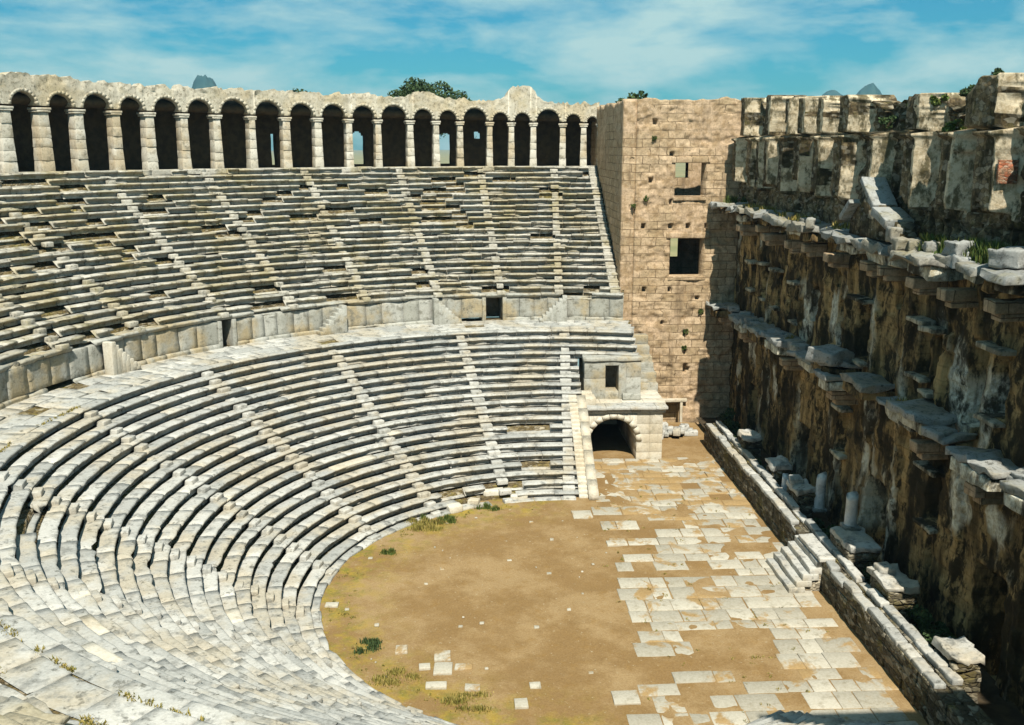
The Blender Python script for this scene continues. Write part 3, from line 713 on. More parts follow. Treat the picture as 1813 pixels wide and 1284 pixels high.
# window surrounds of larger stones
for (a, b, c, d) in WIN:
    m1 = MB(); m1.rock(((a+b)/2, 28.1, d+.2), ((b-a)/2+.3, .18, .2), n=(6, 3, 3), rr=.03, amp=.02, t=.8); attach(m1.build('lintel', M['masonry']), tow); m1 = MB()
    m1.rock(((a+b)/2, 28.12, c-.13), ((b-a)/2+.12, .2, .13), n=(6, 3, 3), rr=.03, amp=.02, t=.9)
    attach(m1.build('sill', M['masonry']), tow)
# low door post and panel at the foot
m1 = MB(); m1.rock((10.95, 27.9, .75), (.1, .12, .85), n=(3, 3, 5), rr=.03, amp=.015); m1.rock((10.4, 27.9, 1.72), (.95, .16, .12), n=(5, 3, 3), rr=.03, amp=.02)
attach(m1.build('door_frame', M['new_stone']), tow)
# sloping buttress between walkway end and tower
m1 = MB()
for q in range(6):
    y0 = 23.2+q*.8; zt = 3.9+q*.55
    for zz in np.arange(0, zt, .62): m1.rock((7.55+.04*random.uniform(-1, 1), y0+.4, min(zz+.31, zt)), (.62, .41, .315), n=(3, 3, 3), rr=.04, amp=.03, seed=q, t=random.uniform(.2, .9))
attach(m1.build('buttress', M['pod']), tow)

# --- gateway (parodos) with box seat above
gate = thing('gateway', (5, 19.3, 0), 'pale stone gateway with a round arch and cornice at the end of the lower seats', 'gateway')
GX0, GX1, GY0, GY1, GZ = 2.57, 7.75, 19.15, 27.6, 3.25
m1 = MB(); cx, spz, rr_ = 4.47, 1.30, 1.56; N = 16
pts = [(cx-rr_*math.cos(q), spz+rr_*math.sin(q)) for q in np.linspace(0, PI, N+1)]
# front: solid around the arch, extruded to depth
xs = [p[0] for p in pts]
for i in range(N): m1.prism([(xs[i], pts[i][1]), (xs[i+1], pts[i+1][1]), (xs[i+1], GZ), (xs[i], GZ)], 'y', GY0, GY1, t=.4+.2*math.sin(i*2.1))
zz = np.array([-.1, .55, 1.15, 1.8, 2.45, GZ])
for q in range(5):
    m1.rock(((GX0+xs[0])/2, GY0+2, (zz[q]+zz[q+1])/2), ((xs[0]-GX0)/2, 2.0, (zz[q+1]-zz[q])/2), n=(3, 3, 3), rr=.02, amp=.012, t=random.random())
    for (xa, xb) in ((xs[-1], 6.9), (6.9, GX1)): m1.rock(((xa+xb)/2, GY0+2+random.uniform(-.02, .02), (zz[q]+zz[q+1])/2), ((xb-xa)/2, 2.0, (zz[q+1]-zz[q])/2), n=(3, 3, 3), rr=.02, amp=.012, seed=q, t=random.random())
m1.box(((xs[-1]+GX1)/2, 25.2, 1.6), ((GX1-xs[-1])/2, 2.05, 1.65)); m1.box(((xs[0]+GX0)/2, 25.2, 1.6), ((xs[0]-GX0)/2, 2.05, 1.65)); m1.box((5.1, 27.7, 1.6), (2.6, .1, 1.65))
attach(m1.build('arch_block', M['new_stone']), gate)
m1 = MB()
for i in range(11):
    q0, q1 = PI*i/11+.012, PI*(i+1)/11-.012; ri, ro = rr_+.01, rr_+.34
    m1.prism([(cx-ri*math.cos(q0), spz+ri*math.sin(q0)), (cx-ri*math.cos(q1), spz+ri*math.sin(q1)), (cx-ro*math.cos(q1), spz+ro*math.sin(q1)), (cx-ro*math.cos(q0), spz+ro*math.sin(q0))], 'y', GY0-.07, GY0+.1, t=random.uniform(.3, 1))
attach(m1.build('archivolt', M['new_stone']), gate)
m1 = MB()
for (dz, dp, hh) in ((.08, .10, .075), (.22, .2, .07), (.37, .36, .085)):
    xa = 2.3; 
    while xa < GX1+.1:
        xb = min(xa+random.uniform(1.1, 1.9), GX1+.12+dp*.4); m1.rock(((xa+xb)/2, GY0+.5-dp/2, GZ+dz), ((xb-xa)/2-.006, .5+dp/2, hh), n=(5, 4, 3), rr=.02, amp=.016, seed=int(xa*9), t=random.uniform(.3, .9)); xa = xb
attach(m1.build('cornice', M['seat']), gate)
m1 = MB()
for q in range(4):
    for w in range(3): m1.rock((3.0+q*1.45, 20.55+w*1.1, GZ+.38), (.72, .54, .09), n=(4, 4, 3), rr=.03, amp=.02, seed=q+w*5, t=random.uniform(.3, 1))
m1.rock((2.6, 20.0, 3.95), (.75, .5, .25), n=(5, 4, 3), rr=.03, amp=.02, t=.9); m1.rock((2.3, 20.6, 4.2), (.9, .35, .16), n=(5, 4, 3), rr=.03, amp=.02, t=.9)
attach(m1.build('platform', M['new_stone']), gate)
room = MB(); FY = 20.95
for (xa, xb, za, zb, t) in ((2.75, 4.15, 3.6, 5.15, .5), (2.75, 4.15, 5.16, 6.35, .3), (5.05, 5.55, 3.6, 6.35, .6), (5.55, 6.55, 3.6, 5.2, .9), (5.55, 6.55, 5.21, 6.35, .8), (4.15, 5.05, 3.6, 4.25, .95), (4.1, 5.1, 6.02, 6.35, .5)):
    room.rock(((xa+xb)/2, FY+.6, (za+zb)/2), ((xb-xa)/2, .6, (zb-za)/2), n=(4, 3, 4), rr=.03, amp=.015, t=t, seed=int(xa*10+za))
room.rock((4.65, FY+.5, 6.46), (1.98, .62, .12), n=(8, 4, 3), rr=.04, amp=.03, t=.6)
room.box((4.6, FY+2.6, 5.0), (1.9, .2, 1.4), t=.2); room.rock((5.9, FY-.2, 3.95), (.6, .25, .2), n=(4, 3, 3), rr=.04, amp=.03, t=.5)
attach(room.build('box_room', M['pod']), gate)
# low ruined walling between gate and stage
m1 = MB()
for q in range(26):
    m1.rock((random.uniform(8.2, 11.2), random.uniform(23.6, 25.2), random.uniform(.1, .35)+(.3 if q % 3 == 0 else 0)), (random.uniform(.2, .55), random.uniform(.2, .4), random.uniform(.12, .25)), rot=random.uniform(-.3, .3), n=(3, 3, 3), rr=.05, amp=.05, seed=q, t=random.random())
tag(m1.build('rubble_wall', M['seat']), 'low broken wall of loose blocks at the foot of the tower', 'wall')

# ------------------------------------------------------------------ stage building
stg = thing('stage_building', (14.6, 8, 0), 'huge dark stained stage wall with broken cornices running along the right', 'building')
LP = [(26.2, 26.9), (22.6, 23.8), (20.8, 21.5), (18.9, 19.9), (16.2, 17.0), (13.1, 14.3), (10.2, 11.2), (7.0, 8.2), (3.2, 4.0), (-1.0, .2), (-4.3, -3.2), (-7.4, -5.9), (-12.5, -10)]
UPR = [(24.6, 25.7), (19.1, 20.3), (15.6, 16.4), (12.9, 14.1), (10.0, 11.0), (6.6, 7.9), (-1.1, .2), (-6.95, -4.7), (-13, -11)]
DOORS = [(.55, 2.7, 4.5), (-9.7, -7.6, 4.6), (11.0, 13.0, 4.3), (21, 23, 4.2)]
NICHE = [(18.05, 10.4, 12.5, .42), (4.8, 9.9, 12.7, .75), (-6.1, 9.6, 13.1, .5), (-2.7, 10.2, 12.6, .36), (14.3, 10.2, 12.2, .4), (7.6, 10.0, 12.4, .36), (20.6, 10.6, 12.6, .36), (23.4, 10.8, 12.4, .4), (11.6, 10.6, 12.6, .45), (-1.6, 10.6, 12.8, .5), (-7.6, 10.4, 12.8, .55), (17.4, 13.1, 13.9, .28), (8.4, 13.0, 13.9, .3), (1.2, 13.0, 13.9, .3), (16.6, 4.4, 6.4, .5), (6.2, 4.6, 6.8, .5), (-3.6, 4.6, 6.8, .55)]
PIL = [25.6, 21.3, 19.7, 16.0, 13.6, 10.0, 6.7, 3.1, -.2, -3.6, -6.0, -10.6]
def stage_fn(U, V):
    P = np.stack([0*U, U, V], -1)
    D = .16*fbm(P*.55, 63)+.06*vnoise(P*2.8, 64)+blockrelief(U, V, .55, 1.1, .045, 65)
    hole = np.zeros(U.shape, bool)
    lowm = V < 16.0
    # thin plaster layer relief and pilaster strips behind the lost columns
    for y in PIL:
        i = lowm & (np.abs(U-y) < .28+.08*vnoise(P*1.3, 8)) & (fbm(P*.7, 71) > -.35); D = np.where(i, D-.16, D)
    for (y, a, b, w) in NICHE:
        top = b-w+np.sqrt(np.clip(w*w-(U-y)**2, 0, None)); i = (np.abs(U-y) < w) & (V > a) & (V < top); D = np.where(i, 1.0, D)
    for (a, b, h) in DOORS:
        i = (U > a) & (U < b) & (V < h); D = np.where(i, 1.4, D); hole |= i
    # upper zone: projecting piers, broken at the foot
    foot = 17.9+.6*fbm(np.stack([0*U, U*.5, 0*U], -1), 81)+.5*vnoise(P*2.2, 82)
    m1_ = (V >= 16.0) & (V < 20.85); m2_ = V >= 20.95; led = (V >= 20.65) & (V < 20.95)
    pr_ = np.zeros(U.shape)
    for (a, b) in LP: pr_ = np.where(m1_ & (U > a) & (U < b) & (V > foot), -.85, pr_)
    pu = np.zeros(U.shape)
    for (a, b) in UPR: pu = np.where(m2_ & (U > a) & (U < b), -.8, pu)
    D = np.where(pr_+pu < -.1, D*.35, D)+pr_+pu+np.where(led, -.2, 0)
    D = np.where(m2_ & (pu == 0), D+.35, D); D = np.where(m1_ & (pr_ == 0) & (V > foot), D+.12, D)
    rub = (V > 16)*(1-(pr_+pu < -.1)*.85); D = D+rub*(.13*vnoise(P*1.9, 91)+.10*vnoise(P*4.3, 92))
    for k in range(16):
        y = -9.5+.62*k; i = (np.abs(U-y) < .14) & (V > 16.45) & (V < 17.35); D = np.where(i, .6, D)
    for (y, z, w, h) in ((24.0, 22.9, .5, .35), (17.2, 22.2, .8, .55), (11.9, 22.0, .35, .7), (4.9, 22.2, .8, .6), (2.2, 22.0, .6, .5), (-3.8, 22.2, .9, .6), (-4.7, 18.9, .5, 1.1), (-9.2, 19.1, .6, 1.2), (16.4, 21.3, .5, .3)):
        i = (np.abs(U-y) < w) & (np.abs(V-z) < h); D = np.where(i, .9, D)
    return D, hole
def plaster_and_sun_tint(U, V):
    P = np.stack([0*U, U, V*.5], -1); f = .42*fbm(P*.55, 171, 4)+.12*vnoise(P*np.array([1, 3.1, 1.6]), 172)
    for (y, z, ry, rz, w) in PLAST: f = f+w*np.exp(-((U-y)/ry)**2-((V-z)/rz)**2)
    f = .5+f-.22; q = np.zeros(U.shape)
    for (a, b) in LP: q = np.where((V > 17.6) & (V < 20.9) & (U > a-.12) & (U < a+.22+.3*vnoise(P*1.5, 23)), 1, q)  # sunlight put into the tint: pale band on each pier's sunward edge
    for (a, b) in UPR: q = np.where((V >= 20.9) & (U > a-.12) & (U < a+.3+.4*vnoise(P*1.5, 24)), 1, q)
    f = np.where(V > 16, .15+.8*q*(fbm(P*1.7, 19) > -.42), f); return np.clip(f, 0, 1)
PLAST = [(-4.6, 11.4, .75, 1.6, .42), (-7.2, 10.9, .45, 1.5, .40), (12.2, 11.1, .8, 1.2, .42), (22.3, 6.2, .8, 1.3, .30), (8.2, 6.4, .6, 2.0, .30), (-6.2, 6.2, .8, 1.2, .40), (-8.2, 6.6, .6, .6, .35), (-3.0, 13.0, .6, 1.0, .25), (8.5, 11.6, .5, 1.4, .28), (15.6, 11.2, .5, 1.0, .25), (17.9, 5.8, .5, 1.3, .25), (3.4, 7.0, .6, 1.3, .25), (4.0, 12.8, .8, .9, .2), (25.2, 12.4, .5, 1.5, .2)]
def stage_top(U):
    base = np.interp(U, [-14, -9, -5.5, -5, 3, 7, 15, 28], [23.1, 22.9, 22.7, 22.3, 22.3, 22.6, 23.1, 23.45])
    gap = np.ones(U.shape)
    for (a, b) in UPR: gap = np.where((U > a-.1) & (U < b+.1), 0, gap)
    base = base-gap*(U > -5)*(.35+.35*vnoise(np.stack([U*.6, 0*U, 0*U], -1), 57))
    return base+.18*vnoise(np.stack([U*.8, 0*U, 0*U], -1), 55)+.12*vnoise(np.stack([U*2.6, 0*U, 0*U], -1), 56)
attach(hf('scene_wall', M['scaena'], -16, 27.98, -.4, 23.4, .1, stage_fn, lambda U, V, D: np.stack([14.6+D, U, V], -1), 1.5, topj=stage_top, tfn=plaster_and_sun_tint), stg)
m1 = MB(); m1.box((20.2, 0, 10.5), (.6, 27.5, 11.0)); attach(m1.build('outer_wall', M['masonry']), stg)
m1 = MB(); m1.box((10.6, -28.5, 11.5), (4.3, .5, 12.0)); m1.box((17.4, -28.4, 11.5), (2.3, .5, 12.0)); attach(m1.build('end_tower', M['masonry']), stg)
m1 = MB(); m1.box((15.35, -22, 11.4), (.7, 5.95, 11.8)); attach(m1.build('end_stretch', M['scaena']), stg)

for k, (y, a, b, w) in enumerate(NICHE):
    if w < .34 or k % 3 == 2: continue
    m1 = MB(); m1.rock((14.35, y, b+.22), (.32, w+.28, .10), n=(4, 5, 3), rr=.04, amp=.06, seed=k); attach(m1.build('niche_hood', M['scaena']), stg)
    m1 = MB(); m1.rock((14.42, y, a-.12), (.24, w+.2, .09), n=(4, 5, 3), rr=.04, amp=.06, seed=k+4); attach(m1.build('niche_sill', M['scaena']), stg)
def slab(mb, y0, y1, xf, zt, th, seed, xb=14.7, amp=.05, t=None):
    L_ = (y1-y0); n = (max(4, int((xb-xf)/.35)), max(4, int(L_/.35)), 3)
    mb.rock(((xf+xb)/2, (y0+y1)/2, zt-th/2), ((xb-xf)/2, L_/2, th/2), n=n, rr=.04, amp=amp, freq=2.2, seed=seed, t=random.random() if t is None else t)
# upper cornice: broken run of slabs
C3 = [(25.6, 28.0, 12.55, 16.35), (22.3, 25.4, 12.9, 16.2), (19.6, 22.2, 13.3, 16.2), (17.0, 19.5, 12.6, 16.3), (14.2, 16.9, 13.1, 16.2), (11.5, 14.1, 12.9, 16.15), (9.2, 11.4, 12.6, 16.15), (6.0, 8.4, 13.2, 16.3), (2.9, 5.9, 12.7, 16.15), (-.3, 2.8, 12.7, 16.1), (-2.2, -.5, 13.1, 16.05), (-5.0, -2.3, 12.6, 16.15), (-7.3, -5.5, 12.8, 16.25), (-8.9, -7.5, 12.6, 16.15), (-11.0, -9.3, 12.5, 16.3), (-14, -11.2, 12.9, 16.2)]
for k, (a, b, xf, zt) in enumerate(C3):
    m1 = MB(); slab(m1, a, b-.05, xf+random.uniform(-.2, .35), zt+random.uniform(-.1, .12), random.uniform(.24, .42), k, amp=.2); attach(m1.build('cornice_slab', M['grey']), stg)
    m1 = MB(); slab(m1, a+.2, b-.25-random.random()*.6, xf+random.uniform(.3, .9), zt-.4, random.uniform(.3, .6), k+30, amp=.13)
    attach(m1.build('frieze', M['scaena']), stg)
# lower cornice
C2 = [(26.0, 28.0, 12.5, 9.1), (22.0, 25.8, 13.5, 8.9), (20.2, 23.0, 12.7, 9.05), (16.4, 19.6, 12.8, 9.0), (12.6, 15.6, 12.7, 9.2), (10.6, 12.4, 13.5, 9.0), (7.7, 10.2, 12.9, 9.3), (4.6, 7.4, 12.7, 9.7), (4.4, 6.2, 12.6, 9.1), (.6, 3.4, 12.8, 9.6), (-2.9, .2, 13.5, 9.2), (-5.2, -2.6, 12.8, 9.75), (-6.6, -5.3, 13.4, 9.3), (-10.4, -7.2, 12.8, 9.2), (-14, -11, 12.8, 9.2)]
for k, (a, b, xf, zt) in enumerate(C2):
    m1 = MB(); slab(m1, a, b, xf+random.uniform(-.15, .3), zt, random.uniform(.18, .32), k+7, amp=.19); attach(m1.build('cornice_slab', M['grey']), stg)
    m1 = MB(); slab(m1, a+.15, b-.3, xf+.3, zt-.3, .5, k+80, amp=.07); attach(m1.build('frieze', M['scaena']), stg)
for k in range(20):
    y = random.uniform(-13, 27.5); m1 = MB(); m1.rock((random.uniform(13.5, 14.4), y, 9.0+random.uniform(-.1, .3)), (random.uniform(.2, .5), random.uniform(.2, .6), random.uniform(.12, .3)), rot=random.uniform(-.5, .5), n=(3, 3, 3), rr=.06, amp=.07, seed=k, t=random.random()); attach(m1.build('shelf_stone', M['grey']), stg)
for k in range(18):
    y = random.uniform(-13, 27.5); m1 = MB(); m1.rock((random.uniform(13.3, 14.3), y, 16.25+random.uniform(0, .15)), (random.uniform(.15, .4), random.uniform(.2, .5), random.uniform(.08, .22)), rot=random.uniform(-.5, .5), n=(3, 3, 3), rr=.06, amp=.07, seed=k, t=random.random()); attach(m1.build('shelf_stone', M['grey']), stg)
for k, (y, z, w) in enumerate(((23.3, 14.9, .35), (19.0, 15.2, .3), (17.7, 14.8, .35), (13.2, 14.8, .3), (10.4, 14.9, .3), (7.0, 14.75, .4), (2.2, 14.9, .45), (.5, 14.9, .2), (-2.6, 14.8, .35), (-5.3, 14.7, .35), (-8.8, 14.8, .4), (26.8, 8.1, .3), (21.5, 7.9, .3), (12.9, 8.0, .3), (5.2, 8.0, .35), (-4.2, 8.2, .35), (-8.8, 8.0, .35))):
    m1 = MB(); m1.rock((14.0, y, z), (.75, w, .22), n=(4, 3, 3), rr=.04, amp=.04, seed=k); m1.rock((14.15, y, z-.36), (.6, w*.8, .14), n=(4, 3, 3), rr=.04, amp=.03, seed=k+9)
    attach(m1.build('bracket', M['masonry']), stg)
# central pediment fragment
m1 = MB()
m1.prism([(4.4, 16.2), (-1.4, 16.2), (-.9, 17.0), (1.2, 17.7), (2.75, 18.75), (3.1, 18.7), (3.6, 17.5), (4.3, 16.9)], 'x', 13.35, 14.1)
ped = attach(m1.build('pediment', M['scaena']), stg)
m1 = MB()
def slope_slab(mb, y0, z0, y1, z1, x0, x1, th, seed):
    L_ = math.hypot(y1-y0, z1-z0); v, f = rock((  (x1-x0)/2, L_/2, th/2), (4, 6, 3), .04, .05, 1.8, seed)
    a = math.atan2(z1-z0, y1-y0); v = rotxy(v, a, 0); mb.add(v+np.array([(x0+x1)/2, (y0+y1)/2, (z0+z1)/2]), [f], .7)
slope_slab(m1, 2.9, 18.8, 1.3, 17.6, 13.1, 14.2, .3, 3); slope_slab(m1, 1.0, 17.5, -.5, 17.0, 12.9, 14.2, .4, 5); slope_slab(m1, 4.6, 16.9, 3.4, 17.8, 12.9, 14.2, .26, 8)
m1.rock((13.3, -.8, 16.6), (.3, .35, .35), n=(4, 4, 4), rr=.1, amp=.08)
o = m1.build('raking_cornice', M['grey']); o.parent = ped
m1 = MB(); m1.rock((14.15, -7.46, 19.4), (.36, .06, .42), n=(3, 4, 4), rr=.02, amp=.02); attach(m1.build('brick_patch', M['brick']), stg)
# stage floor, front wall of the stage, steps
m1 = MB(); u = np.linspace(12.0, 14.7, 10); v = np.linspace(-20, 27.5, 90); U, V = np.meshgrid(u, v, indexing='ij'); P = np.stack([U, V, .55+.25*fbm(np.stack([U*.6, V*.6, 0*U], -1), 6)], -1)
i, j = np.meshgrid(np.arange(9), np.arange(89), indexing='ij'); i = i.ravel(); j = j.ravel(); m1.add(P.reshape(-1, 3), [np.stack([i*90+j, (i+1)*90+j, (i+1)*90+j+1, i*90+j+1], -1)])
tag(m1.build('stage_floor', M['dark']), kind='structure')
frw = thing('low_wall', (11.4, 4, 0), 'long low stone wall with a grooved double top running along the dark stage', 'wall')
m1 = MB(); m2 = MB(); m3 = MB()
y = -11.3
while y < 21.3:
    l = random.uniform(.8, 1.8); xo = 11.35+(.0 if y > -6 else .06)
    if not (-1.0 < y+l/2 < 2.4):
        zt = 1.68+random.uniform(-.05, .05)
        m1.rock((xo+.16+random.uniform(-.03, .03), y+l/2, zt-.11-.16*(random.random() > .9)), (.22, l/2-.015, .12), n=(3, 6, 3), rr=.04, amp=.05, seed=int(y*10), t=random.random())
    m2.rock((xo+.78+random.uniform(-.03, .03), y+l/2, 1.80-.2*(random.random() > .93)+random.uniform(-.05, .05)-.11), (.20, l/2-.01, .13), n=(3, 6, 3), rr=.04, amp=.05, seed=int(y*10)+5, t=random.random())
    y += l
y = -20
while y < 21.3:
    l = random.uniform(.8, 1.6)
    for q in range(3): m3.rock((11.62+random.uniform(-.02, .02), y+l/2, .0+.5*q+.25), (.3, l/2-.008, .25), n=(3, 4, 3), rr=.03, amp=.04, seed=q+int(y*7), t=random.random())
    m3.rock((12.1, y+l/2, .75), (.22, l/2, .83), n=(3, 4, 4), rr=.03, amp=.04, seed=int(y*7), t=random.random()); y += l
attach(m3.build('wall_face', M['facing']), frw); attach(m1.build('front_coping', M['seat']), frw); attach(m2.build('rear_coping', M['seat']), frw)
m1 = MB(); m1.rock((11.45, .8, 1.62), (.36, 1.5, .1), n=(4, 8, 3), rr=.03, amp=.03, t=.8); attach(m1.build('landing', M['seat']), frw)
stp = thing('stone_steps', (10.3, 1.0, 0), 'short flight of five pale steps leading up onto the stage', 'steps')
for q in range(5):
    m1 = MB(); x = 9.75+q*.34; h = .29*(q+1); m1.rock((x+.35, 1.0+.04*q, h-.15), (.38, 1.72-.03*q, .15), n=(4, 9, 3), rr=.035, amp=.03, seed=q, t=.5+.1*q)
    attach(m1.build('step', M['seat']), stp)
m1 = MB(); m1.prism([(10.0, -.1), (11.5, -.1), (11.5, 1.1), (10.35, .1)], 'y', -.5, 2.5); attach(m1.build('rubble_core', M['rubble']), stp)

# pedestals on the stage
PED = [((12.75, 16.4, 2.55), (.55, .75), 'square pedestal block, farthest along the dark stage, with plain flat top'), ((12.85, 11.0, 2.5), (.5, .75), 'narrow pedestal with a small stub beside it on the far part of the stage'),
       ((12.8, 7.0, 2.55), (.5, .8), 'ragged heaped pedestal beside the leaning grey column stump'), ((12.95, .0, 2.5), (.72, 1.15), 'broad pedestal carrying the tall pale column stump'),
       ((12.9, -4.3, 2.5), (.62, 1.05), 'pedestal with chipped bright edge, next nearer after the one with the column'), ((12.9, -9.9, 2.3), (.5, .8), 'shadowed pedestal with a curved bright rim, nearest on the stage')]
for k, ((x, y, zt), (hx, hy), lab) in enumerate(PED):
    t = thing('pedestal', (x, y, .4), lab, 'pedestal', 'pedestals along the stage')
    m1 = MB(); zz = .3; q = 0
    while zz < zt-.3:
        hh = random.uniform(.35, .6); hh = min(hh, zt-.3-zz+.05); m1.rock((x+random.uniform(-.03, .03), y, zz+hh/2), (hx*random.uniform(.94, 1.02), hy*random.uniform(.94, 1.02), hh/2+.01), n=(6, 7, 4), rr=.06, amp=.10, freq=2.0, seed=k*9+q, t=random.random()); zz += hh; q += 1
    attach(m1.build('shaft', M['facing']), t)
    m1 = MB(); m1.rock((x, y, zt-.13), (hx+.05, hy+.04, .15), n=(8, 9, 3), rr=.05, amp=.13, freq=2.3, seed=k+2, t=.8)
    if k in (2, 4): m1.rock((x-.2, y+hy*.5, zt+.12), (.32, .4, .16), n=(4, 4, 3), rr=.08, amp=.09, seed=k)
    attach(m1.build('cap', M['seat']), t)
def column(x, y, z, r, h, lab, tilt=0):
    t = thing('column_stump', (x, y, z), lab, 'column', 'column stumps on the stage'); m1 = MB(); n = 20; zs = np.linspace(0, h, 8); P = []
    for q in zs:
        a = np.linspace(0, 2*PI, n+1)[:-1]; rr = r*(1-.06*q/h); P.append(np.stack([x+rr*np.cos(a)+tilt*q, y+rr*np.sin(a), z+q+(.12*np.sin(a*1.0+x)+.05*np.sin(3*a) if q == h else 0)+0*a], -1))
    P = np.array(P); P[..., :2] += .015*nvec(P*3, 4)[..., :2]; k = len(zs)
    m1.add(P.reshape(-1, 3), [np.array([[i*n+j, i*n+(j+1) % n, (i+1)*n+(j+1) % n, (i+1)*n+j] for i in range(k-1) for j in range(n)]), [[(k-1)*n+j for j in range(n)]]], .7)
    attach(m1.build('shaft', M['marble']), t)
    m1 = MB(); m1.rock((x, y, z+.05), (r*1.3, r*1.3, .1), n=(4, 4, 3), rr=.05, amp=.03); attach(m1.build('base', M['grey']), t)
column(13.15, 1.1, 2.5, .29, 1.6, 'tall pale column stump standing upright on the broad pedestal')
column(13.55, 6.2, 1.4, .27, 1.9, 'grey column stump standing behind the ragged pedestal', .03)
column(12.6, 8.9, 1.0, .2, 1.35, 'small thin column stub beside the narrow pedestal')

# ------------------------------------------------------------------ orchestra floor and paving
m1 = MB(); u = np.arange(-13.5, 12.2, .2); v = np.arange(-26, 28, .2); U, V = np.meshgrid(u, v, indexing='ij')
Z_ = .021+.05*fbm(np.stack([U*.33, V*.5, 0*U], -1), 12, 4)+.012*vnoise(np.stack([U*1.1, V*1.4, 0*U], -1), 15)+.012*vnoise(np.stack([U*2.2, V*2.2, 0*U], -1), 13); n, m = U.shape
i, j = np.meshgrid(np.arange(n-1), np.arange(m-1), indexing='ij'); i = i.ravel(); j = j.ravel()
m1.add(np.stack([U, V, Z_], -1).reshape(-1, 3), [np.stack([i*m+j, (i+1)*m+j, (i+1)*m+j+1, i*m+j+1], -1)])
tag(m1.build('orchestra_floor', M['earth'], smoothf=True), kind='structure')
m1 = MB(); y = -14.0; row = 0
def paved(x, y):
    if x > np.interp(y, [-14, -7.5, -5, 0, 4, 20], [11.3, 10.7, 10.4, 11.2, 11.3, 11.2]): return 0
    left = np.interp(y, [-14, -9.5, -6.6, -6.2, 4, 8, 17], [.5, .8, 3.5, 2.4, 2.5, 2.4, 2.6]); 
    if x < left: return 0
    p = .96
    if 4.4 < x < 7.2 and -8.0 < y < -3.6: p = .12
    if y > 3.5 and x < 4.5: p = .75
    if 6.3 < y < 8.2 and x < 6.5: p = .35
    if .8 < y < 3 and 3.2 < x < 6.5: p = .35
    if -9.2 < y < -6.3 and x < 5: p = .35
    return p
while y < 18.6:
    h = random.uniform(.75, 1.25); x = 0.4+random.uniform(-.4, .4); row += 1
    while x < 11.3:
        w = random.uniform(.7, 1.7)
        if random.random() < paved(x+w/2, y+h/2):
            m1.rock((x+w/2+random.uniform(-.02, .02), y+h/2+random.uniform(-.03, .03), -.026+random.uniform(-.016, .016)), (w/2-.014, h/2-.014, .07), rot=random.uniform(-.012, .012), n=(5, 4, 3), rr=.025, amp=.018, freq=1.2, seed=row, t=random.random(), tilt=(random.uniform(-.008, .008), random.uniform(-.008, .008)))
        x += w
    y += h
tag(m1.build('pavement', M['pave']), kind='structure')
ISO = [(-6.2, -5.6, .33, .38, 'square loose paving slab sunk in the earth, top of the small cross of slabs'), (-6.15, -6.6, .36, .42, 'square loose paving slab sunk in the earth, middle of the small cross of slabs'), (-5.35, -6.5, .34, .2, 'short narrow paving slab right of the small cross of slabs'), (-6.9, -6.4, .22, .2, 'tiny paving slab left of the small cross of slabs'),
       (-3.2, -9.2, .25, .3, 'upright oblong slab sunk in the earth nearest the bottom edge'), (-2.6, -8.0, .22, .2, 'small pale slab sunk alone in the brown earth'), (-7.9, -5.0, .25, .32, 'pale slab half buried near the dark shrub'), (1.3, 9.5, .55, .55, 'wide pale slab beside the far paving edge'), (-11.3, -.85, .3, .2, 'flat grey slab lying near the left curb'), (-6.4, -7.8, .4, .2, 'long narrow slab lying below the small cross of slabs'), (-5.0, -8.0, .3, .2, 'faint flat slab between the cross of slabs and the grass'), (2.5, 5.4, .4, .3, 'pale slab at the left edge of the paving'), (.75, -9.0, .5, .45, 'big square slab at the near left corner of the paving')]
for k, (x, y, a, b, lab) in enumerate(ISO):
    m1 = MB(); m1.rock((0, 0, 0), (a, b, .07), n=(4, 4, 3), rr=.02, amp=.02, seed=k, t=random.uniform(.5, 1)); o = m1.build('paving_slab', M['pave']); o.location = (x, y, .035); o.rotation_euler.z = random.uniform(-.06, .06)
    tag(o, lab, 'slab', 'loose slabs on the orchestra floor')
for k, (x, y, z, h, rot, lab) in enumerate(((-3.6, 12.75, .28, (.62, .42, .24), .1, 'large pale fallen block resting at the foot of the seats'), (-5.9, 10.5, .2, (.42, .32, .2), .4, 'smaller pale block lying on grass at the foot of the seats'), (-4.75, 11.5, .18, (.32, .3, .18), -.3, 'middle sized worn block lying between two others below the seats'), (-2.1, 12.3, .15, (.5, .2, .15), .05, 'long flat block lying right of the large fallen block'))):
    m1 = MB(); m1.rock((0, 0, 0), h, n=(5, 5, 4), rr=.05, amp=.05, seed=k+4, t=.9); o = m1.build('fallen_block', M['new_stone']); o.location = (x, y, z); o.rotation_euler.z = rot; tag(o, lab, 'stone block', 'fallen blocks below the seats')
for k, (x, y, z, h, lab) in enumerate(((13.3, -6.3, 16.55, (.45, .5, .30), 'big rounded dark block on the upper ledge before the green grass'), (13.7, -3.9, 16.35, (.42, .38, .24), 'pale boxy block lying in the grass on the upper ledge'), (13.3, -1.9, 16.25, (.5, .5, .26), 'rough dark block beside the foot of the pediment'), (13.4, -9.6, 16.6, (.55, .6, .28), 'curved white edged block at the near end of the upper ledge'), (13.1, 9.0, 16.3, (.22, .22, .3), 'small dark upright block on the far upper ledge'), (13.3, 5.6, 9.95, (.7, .9, .35), 'largest pale block resting on the lower cornice'))):
    m1 = MB(); m1.rock((0, 0, 0), h, n=(6, 6, 6), rr=.07, amp=.11, freq=2.4, seed=k+40, t=.6); o = m1.build('fallen_block', M['grey']); o.location = (x, y, z); o.rotation_euler.z = k*.7; tag(o, lab, 'stone block', 'fallen blocks on the cornices')
m1 = MB()
